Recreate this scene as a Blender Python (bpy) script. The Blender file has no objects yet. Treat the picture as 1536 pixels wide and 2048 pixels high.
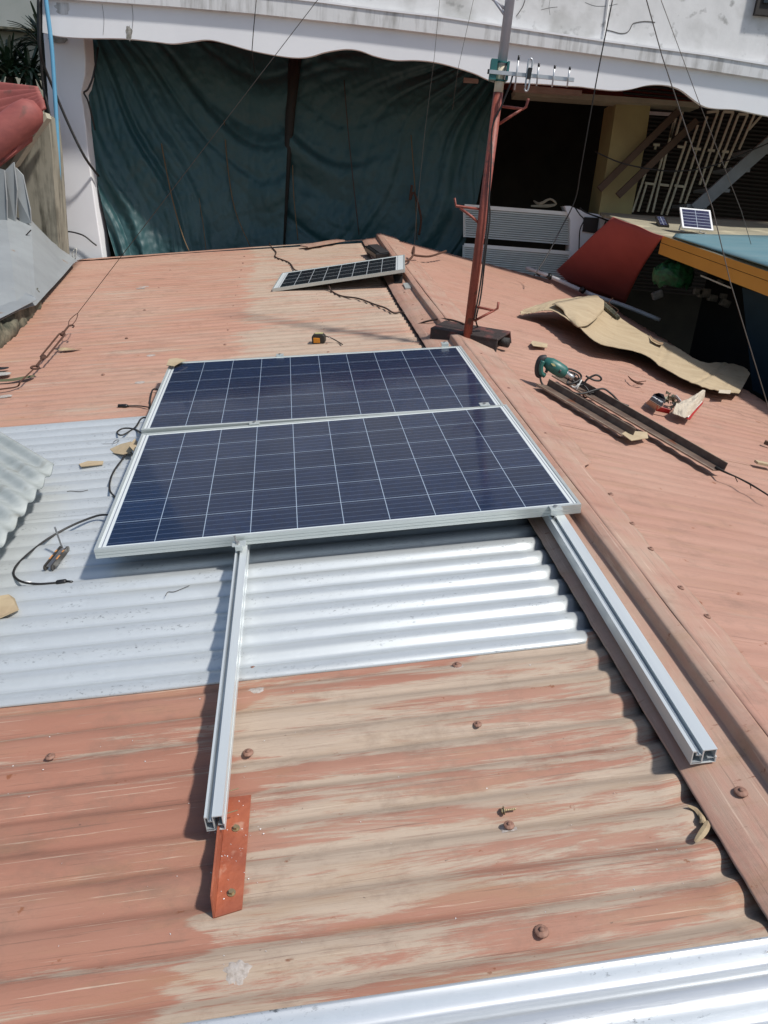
import bpy, bmesh, math, random
from mathutils import Vector, Matrix, noise
random.seed(7)
R = math.radians
S = bpy.context.scene
col = S.collection
V = Vector

# ------------------------------------------------------------------ camera, sky, sun, exposure
F = 1510.17                                   # focal length in photo pixels (photo is 1536 x 2048)
CX, CY = 768.0, 1024.0
CAM = V((0.0, 0.0, 5.0))
RT = V((0.9958583, 0.0321661, 0.0850396)); DN = V((0.0909197, -0.3523205, -0.9314526)); FW = V((0.0, 0.9353265, -0.3537858))
cd = bpy.data.cameras.new('camera'); cam = bpy.data.objects.new('camera', cd); col.objects.link(cam)
cam.matrix_world = Matrix(((RT.x, -DN.x, -FW.x, CAM.x), (RT.y, -DN.y, -FW.y, CAM.y), (RT.z, -DN.z, -FW.z, CAM.z), (0, 0, 0, 1)))
cd.sensor_fit = 'VERTICAL'; cd.sensor_height = 36.0; cd.lens = 36.0 * F / 2048.0
cd.clip_start = 0.02; cd.clip_end = 3000
S.camera = cam
S.view_settings.view_transform = 'Standard'; S.view_settings.look = 'None'
S.view_settings.exposure = 0.0; S.view_settings.gamma = 1.0
SUN = V((0.4667, -0.2820, 0.8387)).normalized()
w = bpy.data.worlds.new('World'); S.world = w; w.use_nodes = True
wn = w.node_tree; bg = wn.nodes['Background']
sky = wn.nodes.new('ShaderNodeTexSky'); sky.sky_type = 'NISHITA'; sky.sun_disc = False
sky.sun_elevation = math.asin(SUN.z); sky.sun_rotation = math.atan2(SUN.x, SUN.y)
sky.air_density = 1.2; sky.dust_density = 1.4; sky.ozone_density = 1.0
wn.links.new(sky.outputs[0], bg.inputs[0]); bg.inputs[1].default_value = 0.11
sl = bpy.data.lights.new('sun', 'SUN'); sl.energy = 4.2; sl.angle = R(3.6); sl.color = (1.0, 0.955, 0.89)
so = bpy.data.objects.new('sun', sl); col.objects.link(so); so.location = (6, -6, 12)
so.rotation_euler = SUN.to_track_quat('Z', 'Y').to_euler()

# ------------------------------------------------------------------ frames: the roof slopes and the world
ROOF = Matrix(((0.9794002, -0.1644376, -0.1171987, -0.936004), (0.147288, 0.9787823, -0.1424482, 2.239378),
               (0.1381358, 0.1222518, 0.9828393, 3.928669), (0, 0, 0, 1)))
TH = R(16.9); CRA, CRH = 1.705, -0.040        # crest of the ridge, fall of the right-hand slope
RIGHT = ROOF @ Matrix(((math.cos(TH), 0, math.sin(TH), CRA), (0, 1, 0, 0), (-math.sin(TH), 0, math.cos(TH), CRH), (0, 0, 0, 1)))
WORLD = Matrix.Identity(4)
HR = -0.12                                     # height of the corrugation crests below the panels' top

def ray(x, y): return (FW + RT * ((x - CX) / F) + DN * ((y - CY) / F))
def hit(fr, x, y, h):
    """point of a frame's plane at height h seen at photo pixel x, y, in that frame's coordinates"""
    inv = fr.inverted(); o = inv @ CAM; d = inv.to_3x3() @ ray(x, y)
    return o + d * ((h - o.z) / d.z)
def PL(x, y, h=HR): return hit(ROOF, x, y, h)
def PR(x, y, h=0.0): return hit(RIGHT, x, y, h)
def PF(x, y, Y): d = ray(x, y); return CAM + d * (Y / d.y)     # on the upright plane Y metres ahead
def WL(x, y, h=HR): return ROOF @ PL(x, y, h)
def WR(x, y, h=0.0): return RIGHT @ PR(x, y, h)

# ------------------------------------------------------------------ materials
def node(nt, typ, **kw):
    n = nt.nodes.new(typ)
    for k, v in kw.items(): setattr(n, k, v)
    return n
def mat(name, rgb, rough=0.6, metal=0.0, rgb2=None, scale=(8, 8, 8), nscale=1.0, contrast=(0.35, 0.65), bump=0.0, bscale=60,
        rough2=None, spots=None, coat=0.0, detail=6, spec=0.5, dirt=None):
    m = bpy.data.materials.new(name); m.use_nodes = True; nt = m.node_tree
    p = nt.nodes['Principled BSDF']; L = nt.links.new
    p.inputs['Base Color'].default_value = (*rgb, 1); p.inputs['Roughness'].default_value = rough
    p.inputs['Metallic'].default_value = metal; p.inputs['Specular IOR Level'].default_value = spec
    if coat: p.inputs['Coat Weight'].default_value = coat; p.inputs['Coat Roughness'].default_value = 0.05
    tc = node(nt, 'ShaderNodeTexCoord'); mp = node(nt, 'ShaderNodeMapping'); mp.inputs['Scale'].default_value = scale
    L(tc.outputs['Object'], mp.inputs['Vector'])
    nz = node(nt, 'ShaderNodeTexNoise'); nz.inputs['Scale'].default_value = nscale; nz.inputs['Detail'].default_value = detail
    nz.inputs['Roughness'].default_value = 0.62
    L(mp.outputs[0], nz.inputs['Vector'])
    cout = None
    if rgb2 is None: rgb2 = tuple(c * 0.8 for c in rgb)
    rp = node(nt, 'ShaderNodeValToRGB'); rp.color_ramp.elements[0].position = contrast[0]; rp.color_ramp.elements[1].position = contrast[1]
    rp.color_ramp.elements[0].color = (*rgb, 1); rp.color_ramp.elements[1].color = (*rgb2, 1)
    L(nz.outputs[0], rp.inputs[0]); cout = rp.outputs[0]
    def over(c, rgbs, sc, lo, hi, vec=None, det=4):
        n2 = node(nt, 'ShaderNodeTexNoise'); n2.inputs['Scale'].default_value = sc; n2.inputs['Detail'].default_value = det
        L((vec or tc.outputs['Object']), n2.inputs['Vector'])
        mr = node(nt, 'ShaderNodeMapRange'); mr.inputs['From Min'].default_value = lo; mr.inputs['From Max'].default_value = hi
        L(n2.outputs[0], mr.inputs['Value'])
        mx = node(nt, 'ShaderNodeMix', data_type='RGBA'); L(mr.outputs[0], mx.inputs[0]); L(c, mx.inputs[6]); mx.inputs[7].default_value = (*rgbs, 1)
        return mx.outputs[2]
    if spots: cout = over(cout, *spots)
    if dirt: cout = over(cout, *dirt)
    L(cout, p.inputs['Base Color'])
    if rough2 is not None:
        r2 = node(nt, 'ShaderNodeMapRange'); r2.inputs['To Min'].default_value = rough; r2.inputs['To Max'].default_value = rough2
        L(nz.outputs[0], r2.inputs['Value']); L(r2.outputs[0], p.inputs['Roughness'])
    if bump:
        nb = node(nt, 'ShaderNodeTexNoise'); nb.inputs['Scale'].default_value = bscale; nb.inputs['Detail'].default_value = 5
        L(tc.outputs['Object'], nb.inputs['Vector'])
        bp = node(nt, 'ShaderNodeBump'); bp.inputs['Strength'].default_value = bump; bp.inputs['Distance'].default_value = 0.01
        L(nb.outputs[0], bp.inputs['Height']); L(bp.outputs[0], p.inputs['Normal'])
    return m

def mth(nt, op, a, b=None, c=None, clamp=False):
    n = node(nt, 'ShaderNodeMath', operation=op); n.use_clamp = clamp
    for i, x in enumerate((a, b, c)):
        if x is None: continue
        if isinstance(x, (int, float)): n.inputs[i].default_value = x
        else: nt.links.new(x, n.inputs[i])
    return n.outputs[0]
def ramp(nt, x, lo, hi, a=0.0, b=1.0, smooth=False):
    n = node(nt, 'ShaderNodeMapRange'); n.interpolation_type = 'SMOOTHSTEP' if smooth else 'LINEAR'
    nt.links.new(x, n.inputs['Value'])
    for k, v in (('From Min', lo), ('From Max', hi), ('To Min', a), ('To Max', b)): n.inputs[k].default_value = v
    return n.outputs[0]
def mixc(nt, f, a, b):
    mx = node(nt, 'ShaderNodeMix', data_type='RGBA')
    for i, x in ((0, f), (6, a), (7, b)):
        if isinstance(x, tuple): mx.inputs[i].default_value = (*x, 1)
        elif isinstance(x, (int, float)): mx.inputs[i].default_value = x
        else: nt.links.new(x, mx.inputs[i])
    return mx.outputs[2]
def noisen(nt, vec, scale, sc=1.0, det=6, rough=0.6, off=(0, 0, 0), dist=0.0):
    mp = node(nt, 'ShaderNodeMapping'); mp.inputs['Scale'].default_value = scale; mp.inputs['Location'].default_value = off
    nt.links.new(vec, mp.inputs['Vector'])
    n = node(nt, 'ShaderNodeTexNoise'); n.inputs['Scale'].default_value = sc; n.inputs['Detail'].default_value = det
    n.inputs['Roughness'].default_value = rough; n.inputs['Distortion'].default_value = dist
    nt.links.new(mp.outputs[0], n.inputs['Vector']); return n.outputs[0]

def roof_paint(name, pink, pink2, worn, edge_a, bias, stretch=(2.6, 38, 6), pitch=0.09, left_bias=-0.08, crest=0.10, rust=0.70, soft=0.05, fine=0.5, stain=0.0, fdir=(5, 190, 20), fw=0.36, edge=(0.49, 0.60)):
    """Salmon roof paint, brushed along x, worn to a greyish beige in streaks; more of it beyond x = edge_a."""
    m = bpy.data.materials.new(name); m.use_nodes = True; nt = m.node_tree; L = nt.links.new
    p = nt.nodes['Principled BSDF']; tc = node(nt, 'ShaderNodeTexCoord'); o = tc.outputs['Object']
    sp = node(nt, 'ShaderNodeSeparateXYZ'); L(o, sp.inputs[0])
    st = noisen(nt, o, stretch, 1.0, 11, 0.74, dist=0.5)
    fi = noisen(nt, o, fdir, 1.0, 6, 0.75)
    bl = noisen(nt, o, (1.5, 5.5, 2), 1.0, 4, 0.55, (3, 1, 0))
    wob = noisen(nt, o, (3, 14, 3), 1.0, 3, 0.5, (9, 4, 0))
    ax = mth(nt, 'ADD', sp.outputs[0], mth(nt, 'MULTIPLY', mth(nt, 'SUBTRACT', wob, 0.5), 0.5))
    reg = ramp(nt, ax, edge_a - soft, edge_a + soft, left_bias, bias, True)
    ph = mth(nt, 'SINE', mth(nt, 'MULTIPLY', mth(nt, 'ADD', sp.outputs[1], 0.008), 2 * math.pi / pitch))
    f = mth(nt, 'ADD', mth(nt, 'ADD', st, reg), mth(nt, 'MULTIPLY', ph, crest))
    f = mth(nt, 'ADD', f, mth(nt, 'MULTIPLY', mth(nt, 'SUBTRACT', bl, 0.5), 0.42))
    f = mth(nt, 'ADD', f, mth(nt, 'MULTIPLY', mth(nt, 'SUBTRACT', fi, 0.5), fw))
    wf = ramp(nt, f, edge[0], edge[1], 0, 1, True)
    base = mixc(nt, ramp(nt, noisen(nt, o, (1.2, 9, 1), 1.0, 5, 0.6, (5, 5, 5)), 0.3, 0.7), pink, pink2)
    wcol = mixc(nt, ramp(nt, fi, 0.3, 0.7), worn, tuple(c * 0.78 for c in worn))
    c = mixc(nt, mth(nt, 'MULTIPLY', wf, 0.85), base, wcol)
    c = mixc(nt, mth(nt, 'MULTIPLY', ramp(nt, fi, 0.56, 0.75), fine), c, tuple(x * 0.55 for x in pink))
    rs = noisen(nt, o, (9, 26, 9), 1.0, 5, 0.7, (1, 7, 3))
    c = mixc(nt, mth(nt, 'MULTIPLY', ramp(nt, rs, rust, rust + 0.05), 0.85), c, (0.16, 0.055, 0.025))
    if stain:
        sn = noisen(nt, o, (3.2, 10, 4), 1.0, 5, 0.65, (2, 8, 5))
        c = mixc(nt, mth(nt, 'MULTIPLY', mth(nt, 'MULTIPLY', ramp(nt, sn, 0.56, 0.75), ramp(nt, sp.outputs[0], 0.45, -0.2)), stain * 1.5, clamp=True), c, (0.10, 0.065, 0.05))
    oc = noisen(nt, o, (2.2, 14, 3), 1.0, 7, 0.7, (17, 3, 9))
    c = mixc(nt, mth(nt, 'MULTIPLY', ramp(nt, oc, 0.52, 0.70), 0.35), c, (0.30, 0.185, 0.095))
    wash = noisen(nt, o, (0.9, 1.6, 1), 1.0, 3, 0.5, (11, 3, 2))
    c = mixc(nt, mth(nt, 'MULTIPLY', ramp(nt, wash, 0.42, 0.68), 0.22), c, worn)
    long = fdir[0] < fdir[1]
    sc1 = noisen(nt, o, (1.8, 130, 9) if long else (90, 1.8, 9), 1.0, 4, 0.8, (21, 6, 3))
    c = mixc(nt, mth(nt, 'MULTIPLY', ramp(nt, sc1, 0.60, 0.66), 0.5), c, (0.12, 0.075, 0.055))
    c = mixc(nt, mth(nt, 'MULTIPLY', ramp(nt, sc1, 0.385, 0.33), 0.55), c, tuple(min(1, x * 1.25) for x in worn))
    gr = noisen(nt, o, (4.5, 7, 4), 1.0, 9, 0.78, (31, 2, 8))
    c = mixc(nt, mth(nt, 'MULTIPLY', ramp(nt, gr, 0.52, 0.68), 0.42), c, (0.17, 0.115, 0.085))
    ru = noisen(nt, o, (16, 22, 16), 1.0, 6, 0.7, (2, 27, 3))
    c = mixc(nt, mth(nt, 'MULTIPLY', ramp(nt, ru, 0.655, 0.70), 0.75), c, (0.20, 0.065, 0.022))
    dk = noisen(nt, o, (30, 45, 30), 1.0, 3, 0.6, (4, 2, 1))
    c = mixc(nt, mth(nt, 'MULTIPLY', ramp(nt, dk, 0.74, 0.78), 0.7), c, (0.09, 0.06, 0.05))
    L(c, p.inputs['Base Color']); p.inputs['Roughness'].default_value = 0.62; p.inputs['Specular IOR Level'].default_value = 0.35
    bp = node(nt, 'ShaderNodeBump'); bp.inputs['Strength'].default_value = 0.35; bp.inputs['Distance'].default_value = 0.004
    L(mth(nt, 'ADD', fi, mth(nt, 'MULTIPLY', wf, -0.5)), bp.inputs['Height']); L(bp.outputs[0], p.inputs['Normal'])
    return m

def galv(name, rgb, rough, metal, valley=0.5, pitch=0.09, dark=(0.12, 0.13, 0.14)):
    """Galvanised sheet: brushed along x, specks of dirt and a darker tone in the valleys."""
    m = bpy.data.materials.new(name); m.use_nodes = True; nt = m.node_tree; L = nt.links.new
    p = nt.nodes['Principled BSDF']; tc = node(nt, 'ShaderNodeTexCoord'); o = tc.outputs['Object']
    sp = node(nt, 'ShaderNodeSeparateXYZ'); L(o, sp.inputs[0])
    a = noisen(nt, o, (1.6, 24, 4), 1.0, 6, 0.6); b = noisen(nt, o, (3, 4, 3), 1.0, 5, 0.6)
    c = mixc(nt, ramp(nt, a, 0.3, 0.75), rgb, tuple(x * 0.86 for x in rgb))
    c = mixc(nt, mth(nt, 'MULTIPLY', ramp(nt, b, 0.52, 0.72), 0.35), c, tuple(x * 0.74 for x in rgb))
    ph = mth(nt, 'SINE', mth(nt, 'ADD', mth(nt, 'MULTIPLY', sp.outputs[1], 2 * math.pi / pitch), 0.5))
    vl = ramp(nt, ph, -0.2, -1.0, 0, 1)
    s = noisen(nt, o, (60, 150, 60), 1.0, 4, 0.7)
    pat = noisen(nt, o, (5, 14, 5), 1.0, 3, 0.5, (7, 7, 7))
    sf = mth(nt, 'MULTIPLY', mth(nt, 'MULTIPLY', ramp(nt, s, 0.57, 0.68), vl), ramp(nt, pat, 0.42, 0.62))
    vo = node(nt, 'ShaderNodeTexVoronoi'); vo.inputs['Scale'].default_value = 45; L(o, vo.inputs['Vector'])
    c = mixc(nt, mth(nt, 'MULTIPLY', vo.outputs['Color'], 0.10), c, tuple(x * 0.6 for x in rgb))
    scf = noisen(nt, o, (7, 30, 7), 1.0, 8, 0.75, (13, 5, 1))
    c = mixc(nt, mth(nt, 'MULTIPLY', ramp(nt, scf, 0.58, 0.68), 0.28), c, tuple(min(1, x * 1.25) for x in rgb))
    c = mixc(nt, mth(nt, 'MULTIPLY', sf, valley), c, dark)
    c = mixc(nt, mth(nt, 'MULTIPLY', vl, 0.12), c, (0.3, 0.31, 0.30))  # valleys toned darker along their whole length
    L(c, p.inputs['Base Color']); p.inputs['Metallic'].default_value = metal
    L(ramp(nt, a, 0.25, 0.8, rough - 0.06, rough + 0.1), p.inputs['Roughness'])
    bp = node(nt, 'ShaderNodeBump'); bp.inputs['Strength'].default_value = 0.12; bp.inputs['Distance'].default_value = 0.004
    L(noisen(nt, o, (6, 90, 10), 1.0, 5, 0.6), bp.inputs['Height']); L(bp.outputs[0], p.inputs['Normal'])
    return m

def cells(name, cw, ch, mx, my, nx, ny, cell, line, bus, nbus, busdir, white, lw=0.0032, bw=0.0011, edge=True, rough=0.07, coat=0.62):
    """Solar cell sheet behind glass; x, y are the panel's own metres."""
    m = bpy.data.materials.new(name); m.use_nodes = True; nt = m.node_tree; L = nt.links.new
    p = nt.nodes['Principled BSDF']; tc = node(nt, 'ShaderNodeTexCoord'); o = tc.outputs['Object']
    sp = node(nt, 'ShaderNodeSeparateXYZ'); L(o, sp.inputs[0])
    x = mth(nt, 'SUBTRACT', sp.outputs[0], mx); y = mth(nt, 'SUBTRACT', sp.outputs[1], my)
    def near(v, pitch, wd, off=0.0):
        f = mth(nt, 'FRACT', mth(nt, 'ADD', mth(nt, 'DIVIDE', v, pitch), 0.5 + off))
        return mth(nt, 'LESS_THAN', mth(nt, 'ABSOLUTE', mth(nt, 'SUBTRACT', f, 0.5)), wd / pitch / 2)
    g = mth(nt, 'MAXIMUM', near(x, cw, lw), near(y, ch, lw))
    bv, bp_ = (y, ch) if busdir == 'x' else (x, cw)
    bb = near(bv, bp_ / nbus, bw, 0.5)
    ins = mth(nt, 'MULTIPLY', mth(nt, 'MULTIPLY', mth(nt, 'GREATER_THAN', x, 0), mth(nt, 'LESS_THAN', x, cw * nx)),
              mth(nt, 'MULTIPLY', mth(nt, 'GREATER_THAN', y, 0), mth(nt, 'LESS_THAN', y, ch * ny)))
    vor = node(nt, 'ShaderNodeTexVoronoi'); vor.inputs['Scale'].default_value = 55; L(o, vor.inputs['Vector'])
    cellid = node(nt, 'ShaderNodeTexWhiteNoise', noise_dimensions='2D'); cv = node(nt, 'ShaderNodeCombineXYZ')
    L(mth(nt, 'FLOOR', mth(nt, 'DIVIDE', x, cw)), cv.inputs[0]); L(mth(nt, 'FLOOR', mth(nt, 'DIVIDE', y, ch)), cv.inputs[1]); L(cv.outputs[0], cellid.inputs['Vector'])
    c = mixc(nt, mth(nt, 'MULTIPLY', ramp(nt, vor.outputs['Color'], 0.2, 0.9), 0.5), cell, tuple(t * 1.8 for t in cell))
    c = mixc(nt, mth(nt, 'MULTIPLY', cellid.outputs[0], 0.5), c, tuple(t * 0.6 for t in cell))
    c = mixc(nt, bb, c, bus); c = mixc(nt, g, c, line)
    wcol = white
    if edge:      # the dark ribbon that runs down the white margin at both ends
        ws = mth(nt, 'MAXIMUM', near(mth(nt, 'ADD', x, 0.012), 50.0, 0.0035), near(mth(nt, 'SUBTRACT', x, cw * nx + 0.012), 50.0, 0.0035))
        wcol = mixc(nt, ws, white, (0.18, 0.2, 0.24))
    c = mixc(nt, ins, wcol, c)
    L(c, p.inputs['Base Color']); p.inputs['Roughness'].default_value = 0.35
    p.inputs['Coat Weight'].default_value = coat; p.inputs['Coat IOR'].default_value = 1.45; p.inputs['Specular IOR Level'].default_value = 0.2
    du = noisen(nt, o, (5, 5, 5), 1.0, 5, 0.6)
    L(ramp(nt, du, 0.3, 0.7, rough, rough + 0.05), p.inputs['Coat Roughness'])
    return m

M = {}
M['paint_near'] = roof_paint('faded_salmon_paint_worn', (0.300, 0.138, 0.094), (0.35, 0.172, 0.12), (0.455, 0.378, 0.295), 0.47, 0.072, stretch=(1.25, 17, 5), crest=0.045, left_bias=-0.07, soft=0.03, stain=0.5)
M['paint_far'] = roof_paint('faded_salmon_paint', (0.395, 0.212, 0.152), (0.44, 0.248, 0.182), (0.47, 0.38, 0.295), 0.34, 0.12, stain=0.25, edge=(0.46, 0.64), stretch=(1.2, 20, 6), left_bias=-0.05, rust=0.70, crest=0.02, soft=0.06)
M['paint_right'] = roof_paint('faded_salmon_paint_even', (0.375, 0.205, 0.152), (0.41, 0.232, 0.175), (0.45, 0.32, 0.245), 99.0, 0.0, stain=0.25, edge=(0.42, 0.66), stretch=(1.8, 11, 6), left_bias=-0.12, rust=0.74, fine=0.25, crest=0.01)
def ridge_paint():
    m = roof_paint('ridge_paint_brushed', (0.365, 0.195, 0.145), (0.40, 0.225, 0.172), (0.45, 0.335, 0.26), -99.0, 0.0, stretch=(11, 1.5, 6), crest=0.0, rust=0.66, fine=0.15, fdir=(120, 5, 20), fw=0.22, edge=(0.36, 0.74), stain=0.3)
    return m
M['ridge'] = ridge_paint()
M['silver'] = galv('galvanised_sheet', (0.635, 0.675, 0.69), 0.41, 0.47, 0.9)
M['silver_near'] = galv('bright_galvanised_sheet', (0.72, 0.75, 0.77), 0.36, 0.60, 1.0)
M['old_zinc'] = mat('weathered_zinc', (0.40, 0.43, 0.42), 0.55, 0.15, (0.31, 0.34, 0.33), (3, 12, 3), 1.5, bump=0.1, spots=((0.2, 0.2, 0.17), 7, 0.6, 0.75))
M['alu'] = mat('anodised_aluminium', (0.62, 0.66, 0.64), 0.38, 0.55, (0.56, 0.60, 0.58), (2, 30, 30), 1.0)
M['alu_blue'] = mat('brushed_aluminium_rail', (0.68, 0.72, 0.72), 0.38, 0.4, (0.62, 0.66, 0.67), (40, 1.5, 10), 1.0)
M['alu_dark'] = mat('rail_slot_aluminium', (0.50, 0.55, 0.58), 0.45, 0.6)
M['steel'] = mat('bolt_steel', (0.5, 0.5, 0.5), 0.3, 0.9)
M['brass'] = mat('yellow_zinc_screw', (0.36, 0.29, 0.17), 0.5, 0.6)
M['rust_cap'] = mat('rusty_screw_cap', (0.17, 0.085, 0.06), 0.8, 0.0, (0.30, 0.17, 0.125), (60, 60, 60), 1.0, bump=0.4)
M['putty'] = mat('grey_sealant', (0.30, 0.255, 0.22), 0.8, 0.0, (0.44, 0.40, 0.37), (90, 90, 90), 1.0, bump=0.3, bscale=120)
M['orange'] = mat('red_oxide_primer', (0.36, 0.105, 0.05), 0.6, 0.0, (0.25, 0.068, 0.036), (9, 16, 9), 1.0, bump=0.25, dirt=((0.42, 0.22, 0.15), 24, 0.62, 0.74))
M['black'] = mat('black_plastic', (0.012, 0.012, 0.013), 0.4)
M['black_cord'] = mat('black_rubber_cord', (0.018, 0.017, 0.017), 0.5)
M['wire'] = mat('dull_wire', (0.10, 0.09, 0.08), 0.5, 0.3)
M['wire_rust'] = mat('rusty_wire', (0.09, 0.04, 0.025), 0.8, 0.2)
M['brown_cord'] = mat('old_brown_cable', (0.055, 0.03, 0.022), 0.6)
M['card'] = mat('cardboard', (0.43, 0.345, 0.225), 0.9, 0, (0.37, 0.285, 0.18), (3, 9, 3), 1.0, bump=0.35, bscale=22, dirt=((0.30, 0.22, 0.14), 9, 0.64, 0.74))
M['card_pale'] = mat('pale_torn_cardboard', (0.50, 0.44, 0.35), 0.85, 0, (0.44, 0.38, 0.30), (12, 12, 12), 1.0, bump=0.4, bscale=60)
M['card_dark'] = mat('cardboard_cut_edge', (0.30, 0.20, 0.12), 0.9)
M['mast_red'] = mat('mast_red_oxide', (0.30, 0.075, 0.05), 0.55, 0.1, (0.20, 0.05, 0.035), (22, 22, 5), 1.0, bump=0.25, spots=((0.10, 0.04, 0.03), 20, 0.58, 0.7))
M['mast_grey'] = mat('mast_grey_paint', (0.52, 0.53, 0.58), 0.5, 0.1, (0.40, 0.40, 0.44), (20, 20, 4), 1.0)
M['mast_cream'] = mat('mast_cream_paint', (0.62, 0.58, 0.46), 0.6, 0.0, (0.45, 0.30, 0.17), (16, 16, 8), 1.0, contrast=(0.5, 0.72))
M['teal'] = mat('green_clamp', (0.02, 0.13, 0.13), 0.5)
M['antenna'] = mat('antenna_aluminium', (0.50, 0.52, 0.54), 0.35, 0.5)
M['base_red'] = mat('tarred_red_ridge_tile', (0.030, 0.020, 0.018), 0.75, 0, (0.13, 0.04, 0.035), (7, 7, 7), 1.0, (0.52, 0.66), bump=0.6, bscale=30)
M['tar'] = mat('black_tar_and_dark_gaps', (0.02, 0.017, 0.015), 0.7, bump=0.5)
M['angle'] = mat('rusted_angle_steel', (0.10, 0.065, 0.05), 0.6, 0.2, (0.17, 0.125, 0.095), (4, 20, 20), 1.0, bump=0.2, spots=((0.14, 0.05, 0.025), 14, 0.6, 0.7))
M['angle_edge'] = mat('worn_angle_steel_edge', (0.36, 0.29, 0.22), 0.5, 0.3, (0.25, 0.18, 0.13), (20, 20, 20), 1.0)
M['drill_green'] = mat('drill_green_plastic', (0.018, 0.105, 0.09), 0.42, 0, (0.03, 0.13, 0.11), (20, 20, 20), 1.0)
M['drill_dark'] = mat('drill_rubber_grip', (0.03, 0.028, 0.03), 0.6)
M['label'] = mat('yellow_sticker', (0.50, 0.46, 0.22), 0.5)
M['rope_white'] = mat('white_twine', (0.6, 0.6, 0.57), 0.8)
M['tape_yellow'] = mat('tape_measure_orange', (0.72, 0.27, 0.02), 0.4)
M['tape_dark'] = mat('tape_measure_black', (0.03, 0.027, 0.022), 0.45)
M['box_black'] = mat('printed_box_black', (0.02, 0.018, 0.024), 0.4)
M['box_red'] = mat('printed_box_red', (0.42, 0.02, 0.02), 0.4, 0, (0.30, 0.012, 0.015), (60, 60, 60), 1.0)
M['box_tan'] = mat('printed_box_side', (0.58, 0.36, 0.24), 0.7)
M['white_print'] = mat('white_print', (0.75, 0.75, 0.75), 0.6)
M['foil'] = mat('crumpled_wrapper', (0.36, 0.34, 0.24), 0.4, 0.3, (0.10, 0.09, 0.06), (60, 60, 60), 1.0, (0.4, 0.6))
# the white building behind
M['facade'] = mat('white_weathered_render', (0.66, 0.67, 0.69), 0.8, 0, (0.58, 0.585, 0.60), (1.3, 1.3, 1.3), 1.0, bump=0.15, bscale=12,
                  spots=((0.40, 0.39, 0.37), 2.6, 0.64, 0.80), dirt=((0.5, 0.5, 0.5), 9, 0.58, 0.8))
M['beam'] = mat('white_beam_paint', (0.80, 0.81, 0.83), 0.75, 0, (0.74, 0.75, 0.775), (1, 1, 1), 1.0, bump=0.06, bscale=10, dirt=((0.45, 0.44, 0.42), 3.5, 0.72, 0.82))
def streaked(name, rgb, dark, amount=0.6):
    m = bpy.data.materials.new(name); m.use_nodes = True; nt = m.node_tree; L = nt.links.new
    p = nt.nodes['Principled BSDF']; tc = node(nt, 'ShaderNodeTexCoord'); o = tc.outputs['Object']
    a = noisen(nt, o, (14, 14, 1.6), 1.0, 6, 0.65); b = noisen(nt, o, (2, 2, 2), 1.0, 4, 0.6)
    f = mth(nt, 'MULTIPLY', ramp(nt, mth(nt, 'ADD', a, mth(nt, 'MULTIPLY', mth(nt, 'SUBTRACT', b, 0.5), 0.6)), 0.48, 0.72), amount)
    L(mixc(nt, f, rgb, dark), p.inputs['Base Color']); p.inputs['Roughness'].default_value = 0.85
    bp = node(nt, 'ShaderNodeBump'); bp.inputs['Strength'].default_value = 0.2; bp.inputs['Distance'].default_value = 0.01
    L(noisen(nt, o, (20, 20, 12), 1.0, 5, 0.6), bp.inputs['Height']); L(bp.outputs[0], p.inputs['Normal'])
    return m
M['ledge'] = streaked('stained_ledge', (0.66, 0.665, 0.67), (0.30, 0.295, 0.28), 0.75)
M['upper'] = mat('mottled_upper_wall', (0.75, 0.75, 0.75), 0.85, 0, (0.64, 0.64, 0.635), (2.2, 2.2, 1.6), 1.0, (0.38, 0.66), bump=0.2, bscale=14, detail=9,
                 spots=((0.34, 0.335, 0.31), 2.1, 0.54, 0.76), dirt=((0.30, 0.30, 0.29), 9, 0.60, 0.74))
M['moss'] = streaked('mossy_concrete', (0.27, 0.255, 0.205), (0.05, 0.047, 0.033), 0.95)
M['curb'] = mat('mossy_kerb_concrete', (0.17, 0.155, 0.11), 0.9, 0, (0.045, 0.05, 0.035), (9, 9, 9), 1.0, (0.4, 0.6), bump=0.8, bscale=30)
M['crack'] = mat('crack_shadow_gap', (0.10, 0.095, 0.09), 0.95)
M['soffit'] = mat('red_painted_soffit', (0.62, 0.09, 0.06), 0.7)
M['yellow_wall'] = mat('mustard_wall', (0.30, 0.25, 0.11), 0.8, 0, (0.25, 0.20, 0.09), (3, 3, 3), 1.0)
M['tan_beam'] = mat('tan_concrete_beam', (0.30, 0.27, 0.20), 0.85)
M['pink_beam'] = mat('pinkish_timber', (0.36, 0.25, 0.21), 0.8)
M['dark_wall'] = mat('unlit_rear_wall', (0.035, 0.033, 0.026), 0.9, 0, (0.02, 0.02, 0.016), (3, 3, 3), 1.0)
M['grille'] = mat('cream_grille_paint', (0.68, 0.64, 0.50), 0.6)
M['timber'] = mat('brown_timber', (0.085, 0.05, 0.03), 0.8, 0, (0.06, 0.035, 0.022), (4, 4, 4), 1.0)
M['stair'] = mat('grey_stair_paint', (0.20, 0.21, 0.22), 0.7)
M['louvre'] = mat('aluminium_louvre', (0.80, 0.81, 0.77), 0.5, 0.0, (0.72, 0.73, 0.70), (5, 5, 20), 1.0)
M['vent'] = mat('dark_vent', (0.03, 0.025, 0.022), 0.7)
M['pipe_blue'] = mat('blue_water_pipe', (0.12, 0.34, 0.52), 0.4, 0, (0.10, 0.30, 0.47), (5, 5, 5), 1.0)
M['tarp'] = mat('green_blue_tarpaulin', (0.027, 0.078, 0.083), 0.50, 0, (0.017, 0.064, 0.072), (2.5, 2.5, 2.5), 1.0, bump=0.25, bscale=18, spec=0.5)
M['pole_dark'] = mat('dark_timber_pole', (0.02, 0.018, 0.015), 0.8)
M['string'] = mat('brown_string', (0.16, 0.105, 0.055), 0.9)
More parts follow.
